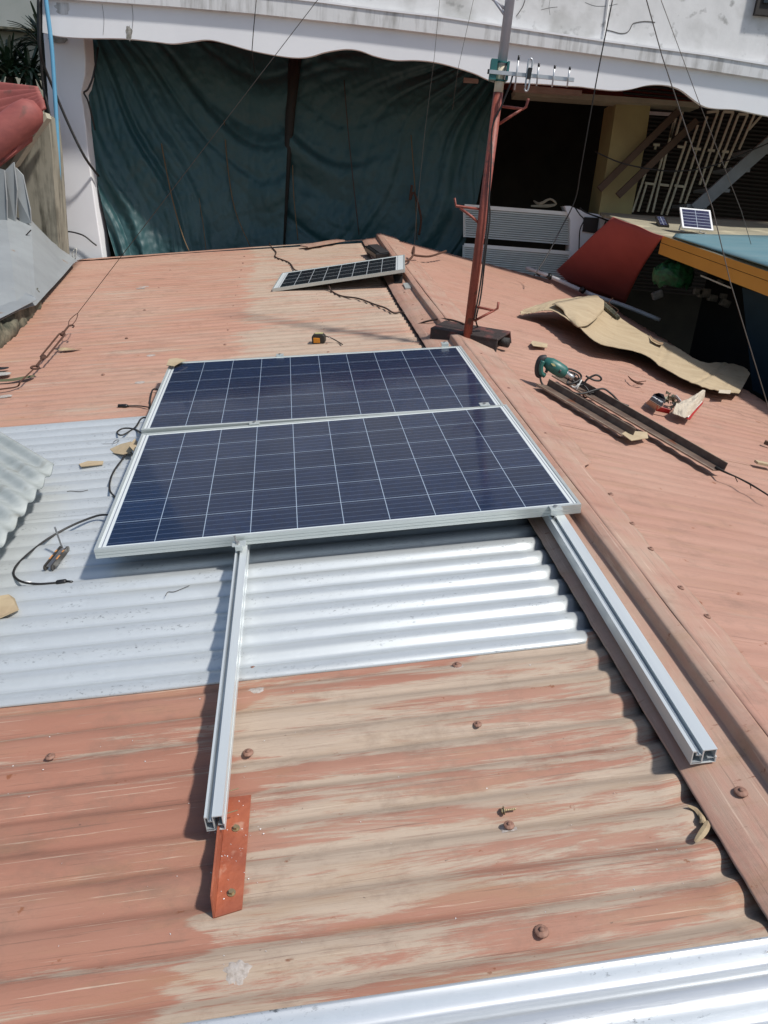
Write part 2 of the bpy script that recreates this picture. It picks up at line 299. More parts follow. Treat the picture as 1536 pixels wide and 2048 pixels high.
M['red_sheet'] = mat('red_painted_sheet', (0.40, 0.075, 0.06), 0.8, 0, (0.33, 0.06, 0.05), (2, 2, 2), 1.0, bump=0.1, bscale=9)
M['fascia'] = mat('orange_yellow_fascia', (0.55, 0.25, 0.035), 0.6, 0, (0.50, 0.22, 0.03), (2, 2, 2), 1.0)
M['beige_roof'] = mat('dusty_beige_roof', (0.34, 0.31, 0.22), 0.85, 0, (0.24, 0.22, 0.16), (1.2, 5, 2), 1.0, bump=0.2, bscale=20, spots=((0.44, 0.40, 0.28), 3, 0.6, 0.7))
M['blue_sheet'] = mat('faded_blue_sheet', (0.10, 0.21, 0.25), 0.5, 0, (0.14, 0.24, 0.27), (2, 6, 2), 1.0)
M['blue_dark'] = mat('deep_blue_board', (0.015, 0.045, 0.075), 0.7)
M['white_pipe'] = mat('pale_pipe', (0.5, 0.5, 0.52), 0.5)
M['net_green'] = mat('green_net_plastic', (0.008, 0.11, 0.035), 0.5, 0, (0.004, 0.02, 0.008), (20, 20, 20), 1.0)
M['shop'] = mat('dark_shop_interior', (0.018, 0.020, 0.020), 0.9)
M['pack'] = mat('pale_packets', (0.22, 0.21, 0.19), 0.7, 0, (0.08, 0.08, 0.08), (15, 15, 15), 1.0)
M['red_ridge'] = mat('red_roof_tile_paint', (0.29, 0.080, 0.068), 0.7, 0, (0.21, 0.055, 0.05), (3, 9, 9), 1.0, bump=0.2, bscale=14, dirt=((0.10, 0.05, 0.04), 6, 0.62, 0.75))
M['cream_wall'] = mat('cream_far_wall', (0.44, 0.42, 0.33), 0.85, 0, (0.36, 0.35, 0.29), (2, 2, 2), 1.0)
M['green_wall'] = mat('grey_green_far_wall', (0.30, 0.33, 0.30), 0.85, 0, (0.36, 0.38, 0.36), (2, 2, 2), 1.0)
M['zinc_flat'] = mat('flat_grey_sheet', (0.30, 0.325, 0.335), 0.55, 0.2, (0.255, 0.275, 0.285), (3, 3, 3), 1.0, bump=0.12, bscale=7, spots=((0.24, 0.15, 0.08), 5, 0.68, 0.74))
M['leaf'] = mat('palm_leaf_green', (0.03, 0.065, 0.03), 0.45, 0, (0.018, 0.04, 0.018), (6, 6, 6), 1.0)
M['leaf_pale'] = mat('palm_leaf_pale', (0.16, 0.19, 0.13), 0.5)
M['dry'] = mat('dry_leaf', (0.42, 0.33, 0.20), 0.8, 0, (0.28, 0.20, 0.12), (40, 40, 40), 1.0)
M['green_leaf'] = mat('dusty_green_leaf', (0.10, 0.10, 0.05), 0.7)
M['key_orange'] = mat('key_set_orange', (0.60, 0.26, 0.08), 0.5)
M['key_black'] = mat('key_set_black', (0.045, 0.04, 0.035), 0.45)
M['white_tape'] = mat('white_tape', (0.75, 0.75, 0.75), 0.5)
M['earth'] = mat('dark_earth', (0.08, 0.07, 0.055), 0.95, 0, (0.05, 0.045, 0.035), (1, 1, 1), 1.0)
M['house_wall'] = mat('house_wall_concrete', (0.22, 0.20, 0.17), 0.9)
M['glass_dark'] = mat('dark_window_glass', (0.02, 0.025, 0.03), 0.1)
M['smudge'] = mat('dark_stain', (0.20, 0.19, 0.16), 0.9, 0, (0.36, 0.35, 0.33), (30, 30, 30), 1.0, bump=0.3)
M['cells_big'] = cells('blue_solar_cells', 0.1582, 0.1583, 0.034, 0.021, 10, 6, (0.0035, 0.013, 0.043), (0.27, 0.34, 0.43), (0.115, 0.15, 0.23), 5, 'x', (0.60, 0.64, 0.64), bw=0.0013, lw=0.0027, coat=0.7)
M['cells_small'] = cells('black_solar_cells', 0.122, 0.138, 0.06, 0.022, 8, 4, (0.012, 0.013, 0.017), (0.45, 0.48, 0.5), (0.05, 0.05, 0.06), 2, 'x', (0.68, 0.72, 0.72), lw=0.005, rough=0.12)
M['cells_mini'] = cells('mini_blue_cells', 0.12, 0.045, 0.02, 0.02, 2, 6, (0.012, 0.018, 0.085), (0.5, 0.55, 0.62), (0.02, 0.03, 0.12), 1, 'x', (0.6, 0.6, 0.65), lw=0.006, edge=False, rough=0.15)

# ------------------------------------------------------------------ mesh builder
def catmull(pts, n=6):
    P = [V(p) for p in pts]; out = []
    if len(P) < 3: return P
    for i in range(len(P) - 1):
        a, b, c, d = P[max(i - 1, 0)], P[i], P[i + 1], P[min(i + 2, len(P) - 1)]
        for k in range(n):
            t = k / n
            out.append(0.5 * ((2 * b) + (c - a) * t + (2 * a - 5 * b + 4 * c - d) * t * t + (3 * b - a - 3 * c + d) * t ** 3))
    out.append(P[-1]); return out
class MB:
    def __init__(s): s.v = []; s.f = []; s.m = []; s.cm = 0
    def add(s, vs, fs):
        o = len(s.v); s.v += [V(p) for p in vs]; s.f += [tuple(i + o for i in f) for f in fs]; s.m += [s.cm] * len(fs); return s
    def box(s, c, size, rot=None):
        x, y, z = (k / 2 for k in size); c = V(c)
        ps = [V((sx * x, sy * y, sz * z)) for sx in (-1, 1) for sy in (-1, 1) for sz in (-1, 1)]
        if rot is not None: ps = [rot @ p for p in ps]
        return s.add([p + c for p in ps], [(0, 1, 3, 2), (4, 6, 7, 5), (0, 4, 5, 1), (2, 3, 7, 6), (0, 2, 6, 4), (1, 5, 7, 3)])
    def beam(s, p, q, wd, ht, up=(0, 0, 1)):
        p, q = V(p), V(q); d = (q - p).normalized(); sd = d.cross(V(up)).normalized(); u = sd.cross(d)
        ps = [a + sd * (i * wd / 2) + u * (j * ht / 2) for a in (p, q) for i, j in ((-1, -1), (1, -1), (1, 1), (-1, 1))]
        return s.add(ps, [(0, 3, 2, 1), (4, 5, 6, 7), (0, 1, 5, 4), (1, 2, 6, 5), (2, 3, 7, 6), (3, 0, 4, 7)])
    def prism(s, pts, ext):
        n = len(pts); P = [V(p) for p in pts]; e = V(ext)
        return s.add(P + [p + e for p in P], [tuple(range(n))[::-1], tuple(range(n, 2 * n))] + [(i, (i + 1) % n, n + (i + 1) % n, n + i) for i in range(n)])
    def tube(s, pts, r, n=8, smooth=0):
        P = catmull(pts, smooth) if smooth else [V(p) for p in pts]
        m = len(P); rs = r if isinstance(r, (list, tuple)) else [r]
        def rad(i):
            t = i / (m - 1) * (len(rs) - 1); k = min(int(t), len(rs) - 2) if len(rs) > 1 else 0
            return rs[0] if len(rs) == 1 else rs[k] + (rs[k + 1] - rs[k]) * (t - k)
        vs = []; pu = None
        for i in range(m):
            d = (P[min(i + 1, m - 1)] - P[max(i - 1, 0)]).normalized()
            if pu is None: pu = d.orthogonal().normalized()
            u = (pu - d * pu.dot(d)).normalized(); pu = u; sd = d.cross(u)
            for k in range(n):
                a = 2 * math.pi * k / n; vs.append(P[i] + (u * math.cos(a) + sd * math.sin(a)) * rad(i))
        fs = [(i * n + k, i * n + (k + 1) % n, (i + 1) * n + (k + 1) % n, (i + 1) * n + k) for i in range(m - 1) for k in range(n)]
        fs += [tuple(range(n))[::-1], tuple((m - 1) * n + k for k in range(n))]
        return s.add(vs, fs)
    def cyl(s, p, q, r, n=12, r2=None): return s.tube([p, q], [r, r if r2 is None else r2], n)
    def dome(s, c, r, h, n=12, up=(0, 0, 1)):
        c = V(c); up = V(up).normalized(); u = up.orthogonal().normalized(); w_ = up.cross(u); vs = []; k_ = 4
        for j in range(k_):
            t = j / k_ * math.pi / 2
            for i in range(n):
                a = 2 * math.pi * i / n; vs.append(c + (u * math.cos(a) + w_ * math.sin(a)) * r * math.cos(t) + up * h * math.sin(t))
        vs.append(c + up * h)
        fs = [(j * n + i, j * n + (i + 1) % n, (j + 1) * n + (i + 1) % n, (j + 1) * n + i) for j in range(k_ - 1) for i in range(n)]
        fs += [((k_ - 1) * n + i, (k_ - 1) * n + (i + 1) % n, k_ * n) for i in range(n)] + [tuple(range(n))[::-1]]
        return s.add(vs, fs)
    def grid(s, fn, nu, nv):
        vs = [fn(i / nu, j / nv) for j in range(nv + 1) for i in range(nu + 1)]
        return s.add(vs, [(j * (nu + 1) + i, j * (nu + 1) + i + 1, (j + 1) * (nu + 1) + i + 1, (j + 1) * (nu + 1) + i) for j in range(nv) for i in range(nu)])
    def build(s, name, mats, parent=None, fr=WORLD, smooth=False, solid=0.0, bevel=0.0, local=False, offset=-1):
        """parented: the mesh keeps its frame's coordinates; alone: its origin moves to its own base"""
        me = bpy.data.meshes.new(name); me.from_pydata([tuple(p) for p in s.v], [], s.f); me.update()
        bm = bmesh.new(); bm.from_mesh(me); bmesh.ops.recalc_face_normals(bm, faces=bm.faces); bm.to_mesh(me); bm.free()
        for k in (mats if isinstance(mats, (list, tuple)) else [mats]): me.materials.append(M[k])
        for p_, mi in zip(me.polygons, s.m): p_.material_index = mi; p_.use_smooth = smooth
        ob = bpy.data.objects.new(name, me); col.objects.link(ob)
        if parent is not None:
            ob.parent = parent
            ob.matrix_local = Matrix.Identity(4) if local else MW[parent.name].inverted() @ fr
            MW[ob.name] = MW[parent.name] @ ob.matrix_local
        else:
            c = sum((V(p) for p in s.v), V()) / len(s.v); c.z = min(p[2] for p in s.v)
            me.transform(Matrix.Translation(-c)); ob.matrix_world = fr @ Matrix.Translation(c); MW[ob.name] = fr @ Matrix.Translation(c)
        if solid:
            md = ob.modifiers.new('thickness', 'SOLIDIFY'); md.thickness = solid; md.offset = offset
        if bevel:
            md = ob.modifiers.new('bevel', 'BEVEL'); md.width = bevel; md.segments = 2; md.limit_method = 'ANGLE'
        return ob
MW = {}
def tag(o, label=None, cat=None, group=None, kind=None):
    if label: o['label'] = label
    if cat: o['category'] = cat
    if group: o['group'] = group
    if kind: o['kind'] = kind
    return o
def thing(name, label, cat, fr=WORLD, loc=(0, 0, 0), group=None):
    o = bpy.data.objects.new(name, None); col.objects.link(o); o.empty_display_size = 0.05
    o.matrix_world = fr @ Matrix.Translation(V(loc)); MW[o.name] = o.matrix_world.copy()
    return tag(o, label, cat, group)
def nz(x, y=0.0, z=0.0): return noise.noise(V((x, y, z)))

# ------------------------------------------------------------------ ground
tag(MB().grid(lambda u, v: V((-400 + 800 * u, -300 + 900 * v, 0.0)), 8, 8).build('ground', 'earth'), kind='structure')

# ------------------------------------------------------------------ the house whose roof we stand on
house = thing('house', 'low house under the big faded salmon-red corrugated roof with silver sheets let into it', 'house', ROOF, (0.1, 2.5, -0.3))
PI2 = 2 * math.pi; PITCH = 0.09; B0 = -0.5525            # a crest lies at b = B0
def wave(b, amp=0.0095, pitch=PITCH):
    t = PI2 * (b - B0) / pitch
    return amp * (math.cos(t) - .21 * math.cos(2 * t) + .21)
def sheet(name, matn, a0, a1, b0, b1, base, amp=0.0095, na=24, per=12, fr=ROOF, rag=0.0, wob=0.0, curl=0.0, pitch=PITCH, fa0=None):
    nb = max(8, int((b1 - b0) / pitch * per))
    def fn(u, v):
        b = b0 + (b1 - b0) * v
        l = fa0(b) if fa0 else a0
        a = l + (a1 + rag * nz(b * 9, 3.1) - l) * u
        k = 1 + 0.18 * nz(a * 1.3, b * 2.2, base)
        h = base + wave(b + 0.004 * nz(a * 2, b * 3), amp * k, pitch) + wob * nz(a * 0.9, b * 0.8, 5.0)
        if curl and a > a1 - 0.035: h += curl * (a - a1 + 0.035) / 0.035
        return V((a, b, h))
    return MB().grid(fn, na, nb).build(name, matn, house, fr, True, solid=0.0012)
BASE = HR - 0.0095
LE = lambda b: -1.33 - 0.03 * b + 0.035 * nz(b * 11, 1.0)
sheet('painted_roof_sheet', 'paint_near', -1.6, 1.512, -1.482, -0.548, BASE + .0022, 0.0076, 44, 16, rag=0.02, wob=0.004, curl=0.010, fa0=lambda b: -1.75)
for k, (b0, b1) in enumerate(((1.525, 3.19), (3.15, 4.83), (4.79, 6.40))):
    sheet('painted_roof_sheet', 'paint_far', -1.5, 1.512, b0, b1, BASE + .0055 + .0010 * k, 0.0033, 34, 10, rag=0.02, wob=0.005, fa0=LE)
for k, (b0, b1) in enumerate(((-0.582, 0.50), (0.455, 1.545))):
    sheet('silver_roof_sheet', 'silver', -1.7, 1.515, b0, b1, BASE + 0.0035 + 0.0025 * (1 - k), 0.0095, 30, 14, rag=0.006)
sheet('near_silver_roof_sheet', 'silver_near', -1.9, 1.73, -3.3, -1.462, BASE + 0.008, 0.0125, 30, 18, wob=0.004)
# right-hand slope, laid under the ridge flange
for k, (b0, b1) in enumerate(((-3.0, -0.62), (-0.66, 1.02), (0.98, 2.66), (2.62, 4.30), (4.26, 6.42))):
    sheet('right_slope_sheet', 'paint_right', 0.02, 2.40, b0, b1, -0.0195 + .0006 * k, 0.0020, 20, 10, fr=RIGHT, rag=0.03, wob=0.010)
# ridge capping: flat lower flange, step, crest and ragged right flange
def ridge_fn(prof):
    def fn(u, v):
        b = -1.475 + 7.925 * v
        t = u * (len(prof) - 1); i = min(int(t), len(prof) - 2); f = t - i
        p = V(prof[i]).lerp(V(prof[i + 1]), f)
        a, h = p.x, p.y
        a += 0.012 * nz(b * 0.7, 2.0) + (0.004 * nz(b * 14, 8.0) if i == 0 and f < .5 else 0)
        return V((a, b, h + 0.003 * nz(b * 1.3, a * 6, 1.0) + 0.0022 * nz(b * 5, a * 9)))
    return fn
prof = [(1.497, -0.104), (1.512, -0.0975), (1.545, -0.0875), (1.60, -0.0835), (1.640, -0.0800), (1.652, -0.0795), (1.656, -0.066), (1.658, -0.050), (1.662, -0.0445), (1.684, -0.040), (1.701, -0.0385)]
MB().grid(ridge_fn(prof), 30, 260).build('ridge_cap', 'ridge', house, ROOF, True, solid=0.0015)
def flange(u, v):
    b = -1.475 + 7.925 * v
    wd = (0.135 + 0.012 * nz(b * 3) + 0.010 * nz(b * 13) + (0.06 if b > 0.45 else 0.0) * min(1, (b - 0.45) / 0.05 if b > 0.45 else 0))
    r = -0.004 + (wd + 0.004) * u
    lift = 0.004 * max(0, nz(b * 5, 4.0)) * u * 2
    return V((r, b, 0.0016 - 0.006 * u * u + lift + 0.002 * nz(b * 3, r * 12)))
MB().grid(flange, 8, 340).build('ridge_flange', 'ridge', house, RIGHT, True, solid=0.0015)
# far edge flashing and the timber strip on it
MB().grid(lambda u, v: V((-1.50 + 3.22 * u, 6.30 + 0.2 * v + 0.20 * u, -0.108 + 0.004 * nz(u * 30, v * 3) - 0.02 * v)), 40, 4).build('edge_flashing', 'paint_far', house, ROOF, True, solid=0.002)
pa, pb = PL(608, 493, -0.09), PL(682, 480, -0.09)
MB().beam(pa, pb, 0.14, 0.012).build('flashing_patch', 'ridge', house, ROOF)
# walls and an added black lining so gaps under the sheets show dark
lin = MB(); lin.box((0.02, 1.6, -0.19), (3.0, 9.4, 0.03)); lin.build('added_dark_lining', 'tar', house, ROOF)
lin = MB(); lin.box((1.17, 1.6, -0.075), (2.3, 9.2, 0.02)); lin.build('added_dark_lining', 'tar', house, RIGHT)
wm = MB()
c4 = [ROOF @ V((-1.25, -3, -0.3)), ROOF @ V((-1.4, 6.2, -0.3)), RIGHT @ V((2.25, 6.2, -0.2)), RIGHT @ V((2.25, -3, -0.2))]
for i in range(4):
    p, q = c4[i], c4[(i + 1) % 4]; d = V((q.x - p.x, q.y - p.y, 0)).normalized(); nrm = V((d.y, -d.x, 0)) * 0.12
    wm.add([V((p.x, p.y, 0)), V((q.x, q.y, 0)), q, p, V((p.x, p.y, 0)) + nrm, V((q.x, q.y, 0)) + nrm, q + nrm, p + nrm],
           [(0, 1, 2, 3), (7, 6, 5, 4), (0, 4, 5, 1), (1, 5, 6, 2), (2, 6, 7, 3), (3, 7, 4, 0)])
wm.build('wall', 'house_wall', house, WORLD)
# end-fillers of mortar in the corrugation mouths under the flange
for i in range(9):
    MB().dome((1.515 + random.uniform(-.006, .006), B0 - 0.09 * (i + 1), -0.150), 0.022 + random.uniform(0, .006), 0.030, 9).build('mortar_filler', 'curb', house, ROOF, True)
# roofing screws: one mesh, many small parts of the house
sm = MB(); sm.dome((0, 0, -.001), 0.0135, 0.005, 14); sm.cyl((0, 0, 0.002), (0, 0, 0.0062), 0.0050, 6)
first = None
def screw(fr, p, s=1.0):
    global first
    if first is None:
        first = sm.build('roofing_screw', 'rust_cap', house, fr @ Matrix.Translation(p) @ Matrix.Scale(s, 4), True); return
    o = first.copy(); col.objects.link(o); o.parent = house; o.matrix_local = MW[house.name].inverted() @ fr @ Matrix.Translation(p) @ Matrix.Scale(s, 4)
for x, y, s in ((914, 1330, 1.0), (496, 1505, 1.0), (1018, 1650, .9), (1083, 1862, 1.05), (955, 1448, .8), (100, 1513, .9), (505, 1337, .8)):
    q = PL(x, y, HR + 0.001); screw(ROOF, q, s)
for k in range(11):
    screw(ROOF, V((0.24 + 0.01 * nz(k), 2.40 + 0.36 * k, HR)), .8)
for k in range(10):
    screw(ROOF, V((0.90 + 0.02 * nz(k, 5), 2.42 + 0.18 * k, HR)), .8)
    if k % 2: screw(ROOF, V((-0.45, 1.9 + 0.4 * k, HR)), .8)
q = PL(1482, 1583, -0.076); screw(ROOF, q, 1.1)
for x, y in ((1222, 988), (1302, 1097), (1362, 1175), (1415, 1232), (1265, 1047)): screw(RIGHT, PR(x, y, 0.001), .8)
for k in range(9): screw(RIGHT, V((0.06, 0.75 + 0.6 * k, 0.002)), .8)
for k in range(8): screw(ROOF, V((1.58, 2.9 + 0.42 * k, -0.082)), .8)
# blobs of sealant
def blob(x, y, r, seed, h=HR):
    b = MB(); c = PL(x, y, h)
    def fn(u, v):
        q = c + V((math.cos(u * PI2) * 1.3, math.sin(u * PI2), 0)) * (v * r * .72 * (1 + .35 * nz(math.cos(u * PI2) * 2.2, math.sin(u * PI2) * 2.2, seed) + .28 * nz(u * 17, v * 3, seed)))
        q.z = (BASE + .0022 + wave(q.y, .0076) if q.y < 1.5 else HR) + .0028 - .002 * v * v + .0009 * nz(u * 9, v * 7, seed)
        return q
    b.grid(fn, 26, 6); b.build('sealant_blob', 'putty', house, ROOF, True)
for a in ((514, 1380, .030, 1), (474, 1943, .028, 2), (505, 1337, .022, 3), (915, 1331, .024, 4), (1018, 1652, .020, 5)): blob(*a)
for a in ((285, 575, .07, 6), (280, 765, .03, 7), (302, 711, .03, 8), (12, 792, .04, 9)): blob(*a)

# ------------------------------------------------------------------ solar panels
def big_panel(label, fr):
    t = thing('solar_panel', label, 'solar panel', fr, group='large blue framed solar panels')
    W_, H_, T = 1.65, 0.992, 0.035
    fm = MB()
    for (x0, x1, y0, y1) in ((0, W_, 0, .011), (0, W_, H_ - .011, H_), (0, .011, .011, H_ - .011), (W_ - .011, W_, .011, H_ - .011)):
        fm.box(((x0 + x1) / 2, (y0 + y1) / 2, -.0011), (x1 - x0, y1 - y0, .0022))
    # side walls in three ribs with two fine grooves between them
    for z0, z1, e in ((-.0115, -.0022, 0), (-.0135, -.0115, .0014), (-.0225, -.0135, 0), (-.0245, -.0225, .0014), (-.035, -.0245, 0)):
        zc, zh = (z0 + z1) / 2, z1 - z0
        fm.box((W_ / 2, .001 + e / 2 + .0005, zc), (W_ - 2 * e, .003 - e, zh)); fm.box((W_ / 2, H_ - .001 - e / 2 - .0005, zc), (W_ - 2 * e, .003 - e, zh))
        fm.box((.001 + e / 2 + .0005, H_ / 2, zc), (.003 - e, H_ - .008, zh)); fm.box((W_ - .001 - e / 2 - .0005, H_ / 2, zc), (.003 - e, H_ - .008, zh))
    for y in (.014, H_ - .014): fm.box((W_ / 2, y, -.0343), (W_ - .01, .022, .0014))
    fm.build('frame', 'alu', t, local=True)
    g = MB(); g.box((W_ / 2, H_ / 2, -.0045), (W_ - .020, H_ - .020, .0035)); g.build('cell_sheet', 'cells_big', t, local=True)
    return t
near_p = big_panel('large blue solar panel nearer the camera, bare rails sticking out from its front edge', ROOF)
tl = math.atan2(0.026, 1.65)
far_fr = ROOF @ Matrix.Translation((-0.004, 1.0125, 0.011)) @ Matrix.Rotation(R(-0.35), 4, 'Z') @ Matrix.Rotation(tl * 0.9, 4, 'Y')
far_p = big_panel('large blue solar panel farther from the camera, a cardboard scrap over its far left corner', far_fr)

# mounting rails: a C-section with slot, cap strip and inner web, ends open
def rail(label, a0, a1, b0, b1, ht, hb, wd):
    """(a0,b0) near end centre, (a1,b1) far end centre"""
    t = thing('mounting_rail', label, 'rail', ROOF, (a0, b0, hb), group='aluminium mounting rails under the panels')
    p, q = V((a0, b0, 0)), V((a1, b1, 0)); d = (q - p).normalized(); sd = V((d.y, -d.x, 0))
    H_ = ht - hb
    sec = [   # (x0, x1, z0, z1) over width -wd/2..wd/2
        (-.5, .5, 0, .05, 0), (-.5, -.45, .05, .90, 0), (-.5, -.36, .90, 1.0, 0), (-.36, -.31, .84, .94, 1), (-.31, -.10, .62, .68, 1), (-.10, -.04, .10, .93, 0), (-.10, .46, .93, 1.0, 0),
        (.40, .44, .38, .93, 0), (.44, .5, .05, .42, 0), (.14, .40, .34, .38, 1), (-.35, -.31, .62, .84, 1), (-.22, -.17, .68, .76, 0), (-.45, -.04, .10, .16, 1)]
    body, inner = MB(), MB()
    for x0, x1, z0, z1, kd in sec:
        m_ = (body if kd == 0 else inner)
        o = sd * ((x0 + x1) / 2 * wd) + V((0, 0, hb + (z0 + z1) / 2 * H_))
        m_.beam(p + o, q + o, (x1 - x0) * wd - .0004, (z1 - z0) * H_ - .0004)
    body.build('rail_body', 'alu_blue', t, ROOF); inner.build('rail_slot', 'alu_dark', t, ROOF)
    return t
rail_r = rail('wide aluminium rail lying on the ridge flashing, right of the other rail', 1.546, 1.60, -1.088, 2.00, -0.0365, -0.0775, 0.060)
rail_l = rail('narrow aluminium rail running from the near panel to the orange steel bracket', 0.464, 0.500, -1.100, 2.00, -0.0365, -0.080, 0.040)

def clamp(label, a, b, top, kind):
    t = thing('panel_clamp', label, 'clamp', ROOF, (a, b, top - .03), group='panel clamps')
    m_ = MB()
    if kind == 'end':
        m_.box((a, b - .002, top + .0025), (.042, .030, .004)); m_.box((a, b - .0175, top - .008), (.042, .003, .018)); m_.box((a, b - .010, top - .0185), (.030, .018, .003))
    elif kind == 'mid':
        m_.box((a, b, top + .0025), (.046, .038, .004)); m_.box((a, b, top - .012), (.040, .016, .024))
    else:
        m_.box((a, b - .003, top - .006), (.046, .034, .004)); m_.box((a, b - .021, top - .014), (.026, .003, .018)); m_.box((a, b + .0145, top - .012), (.030, .003, .014))
    m_.build('clamp_body', 'alu', t, ROOF, bevel=0.0012)
    bo = MB()
    if kind == 'loose':
        bo.cyl((a - .004, b - .004, top - .03), (a - .012, b + .006, top + .020), .004, 10); bo.cyl((a - .004, b - .004, top - .004), (a - .0045, b - .0035, top + .001), .0075, 6)
    else:
        bo.cyl((a, b, top + .0045), (a, b, top + .0085), .0075, 16); bo.cyl((a, b, top + .0085), (a, b, top + .0095), .0045, 6)
        if kind == 'end': bo.cyl((a, b - .003, top - .042), (a, b - .003, top + .0050), .004, 10)
    bo.build('bolt', 'steel', t, ROOF)
ca, cb = PL(1109, 1014, 0)[:2]
clamp('aluminium end clamp gripping the right end of the near panel above the wide rail', ca, -.010, 0.0008, 'end')
clamp('loose upright aluminium clamp with a long bolt on top of the narrow rail', 0.472, -0.026, -0.006, 'loose')
for x, y, lb in ((509, 845, 'aluminium mid clamp between the two large panels, left one'), (966, 806, 'aluminium mid clamp between the two large panels, right one near the ridge')):
    q = PL(x, y, 0); clamp(lb, q.x, 1.004, 0.0016, 'mid')
for x, lb in ((560, 'small end clamp at the far edge of the far panel, left of the middle'), (893, 'small end clamp at the far edge of the far panel beside its right corner')):
    q = PL(x, 706 if x < 700 else 694, 0); clamp(lb, q.x, 2.008, 0.006, 'end')

# ------------------------------------------------------------------ orange angle bracket
t = thing('angle_bracket', 'orange red steel angle bracket screwed to the roof at the end of the narrow rail', 'bracket', ROOF, (0.49, -1.1, HR))
m_ = MB()
bt = HR + 0.0015
A, B, C_, D = V((0.474, -0.985, bt)), V((0.529, -0.985, bt)), V((0.520, -1.262, bt)), V((0.468, -1.272, bt))
m_.prism([A, B, C_, D], (0, 0, .004))
top = [V((0.4735, -0.960, HR + .050)), V((0.4685, -1.258, HR + .050))]
m_.prism([V((0.474, -0.960, bt)), top[0], top[1], V((0.468, -1.272, bt))], (-.004, 0, 0))
m_.build('angle_body', 'orange', t, ROOF, bevel=0.0006)
for x, y in ((472, 1657), (463, 1786)):
    q = PL(x, y, HR + .006); b_ = MB(); b_.cyl(q, q + V((0, 0, .0015)), .0085, 16); b_.cyl(q + V((0, 0, .0015)), q + V((0, 0, .0075)), .0055, 6); b_.build('screw', 'brass', t, ROOF)
for x, y in ((458, 1583), (455, 1627)):
    q = PL(x, y, -.085); b_ = MB(); b_.cyl(q + V((-.004, 0, 0)), q + V((.022, .004, .002)), .0012, 6); b_.build('drill_screw_tip', 'brass', t, ROOF)
q = PL(1015, 1620, HR + .006)
t = thing('loose_screw', 'loose yellow self-drilling roofing screw lying on the worn paint', 'screw', ROOF, q)
b_ = MB(); b_.cyl(q + V((-.014, 0, 0)), q + V((-.009, 0, 0)), .0055, 6); b_.cyl(q + V((-.009, 0, 0)), q + V((-.0075, 0, 0)), .009, 14); b_.build('screw_head', 'brass', t, ROOF)
b_ = MB(); b_.tube([q + V((-.0075 + .002 * k, 0, 0)) for k in range(14)], [.0026, .0020] * 7, 8); b_.build('screw_shank', 'brass', t, ROOF)

# ------------------------------------------------------------------ panel leads with plugs
def lead(parent, pts, r=.0042, name='lead_cable'):
    return MB().tube(pts, r, 8, 8).build(name, 'black_cord', parent, ROOF, True)
g = HR + .006
lead(near_p, [V((.12, .22, -.06)), PL(218, 1030, -.085), PL(165, 1042, -.1), PL(100, 1075, g), PL(45, 1118, g), PL(27, 1145, g), PL(40, 1162, g), PL(75, 1168, g), PL(112, 1166, g)])
pl = MB(); e = PL(112, 1166, g); e2 = PL(133, 1163, g); e3 = PL(145, 1164, g); pl.tube([e, e.lerp(e2, .15), e2.lerp(e, .15), e2], [.006, .0095, .0095, .008], 12); pl.cyl(e2, e3, .0045, 10)
pl.beam(e2.lerp(e, .1) + V((0, .006, 0)), e3 + V((-.004, .006, 0)), .003, .003); pl.build('plug', 'black', near_p, ROOF, True)
e = PL(50, 1164, g); e2 = PL(62, 1166, g); MB().cyl(e, e2, .0050, 10).build('marker_tape', 'white_tape', near_p, ROOF, True)
lead(near_p, [V((.06, .55, -.06)), PL(262, 905, -.1), PL(240, 925, g), PL(224, 950, g), PL(219, 975, g), PL(228, 992, -.11), V((.10, .30, -.07))])
lead(far_p, [V((.15, 1.10, -.06)), PL(292, 835, -.1), PL(270, 855, g), PL(245, 870, g), PL(234, 865, g), PL(246, 857, g), PL(268, 858, g), PL(288, 868, -.1), V((.12, 1.0, -.06))])
lead(far_p, [V((.12, 1.5, -.06)), PL(312, 778, -.1), PL(301, 795, g), PL(300, 815, g)], .0045)
e, e2, e3 = PL(280, 812, g + .002), PL(256, 812, g + .002), PL(237, 812, g + .002)
lead(far_p, [PL(300, 815, g), e, e2], .0038); MB().tube([e2, e2.lerp(e3, .2), e3], [.007, .011, .010], 12).build('plug', 'black', far_p, ROOF, True)

def blade(mb, pts, wd, up=V((0, 0, 1)), n=8, droop=0):
    P = catmull(pts, n); k = len(P); vs = []; fs = []
    for i, p in enumerate(P):
        d = (P[min(i + 1, k - 1)] - P[max(i - 1, 0)]).normalized(); sd = d.cross(up).normalized(); ww = wd * math.sin(math.pi * min(.98, (i + .6) / (k + .2))) ** .6 * .5
        vs += [p - sd * ww, p + up * ww * .35, p + sd * ww]
    for i in range(k - 1): a = i * 3; fs += [(a, a + 1, a + 4, a + 3), (a + 1, a + 2, a + 5, a + 4)]
    mb.add(vs, fs)
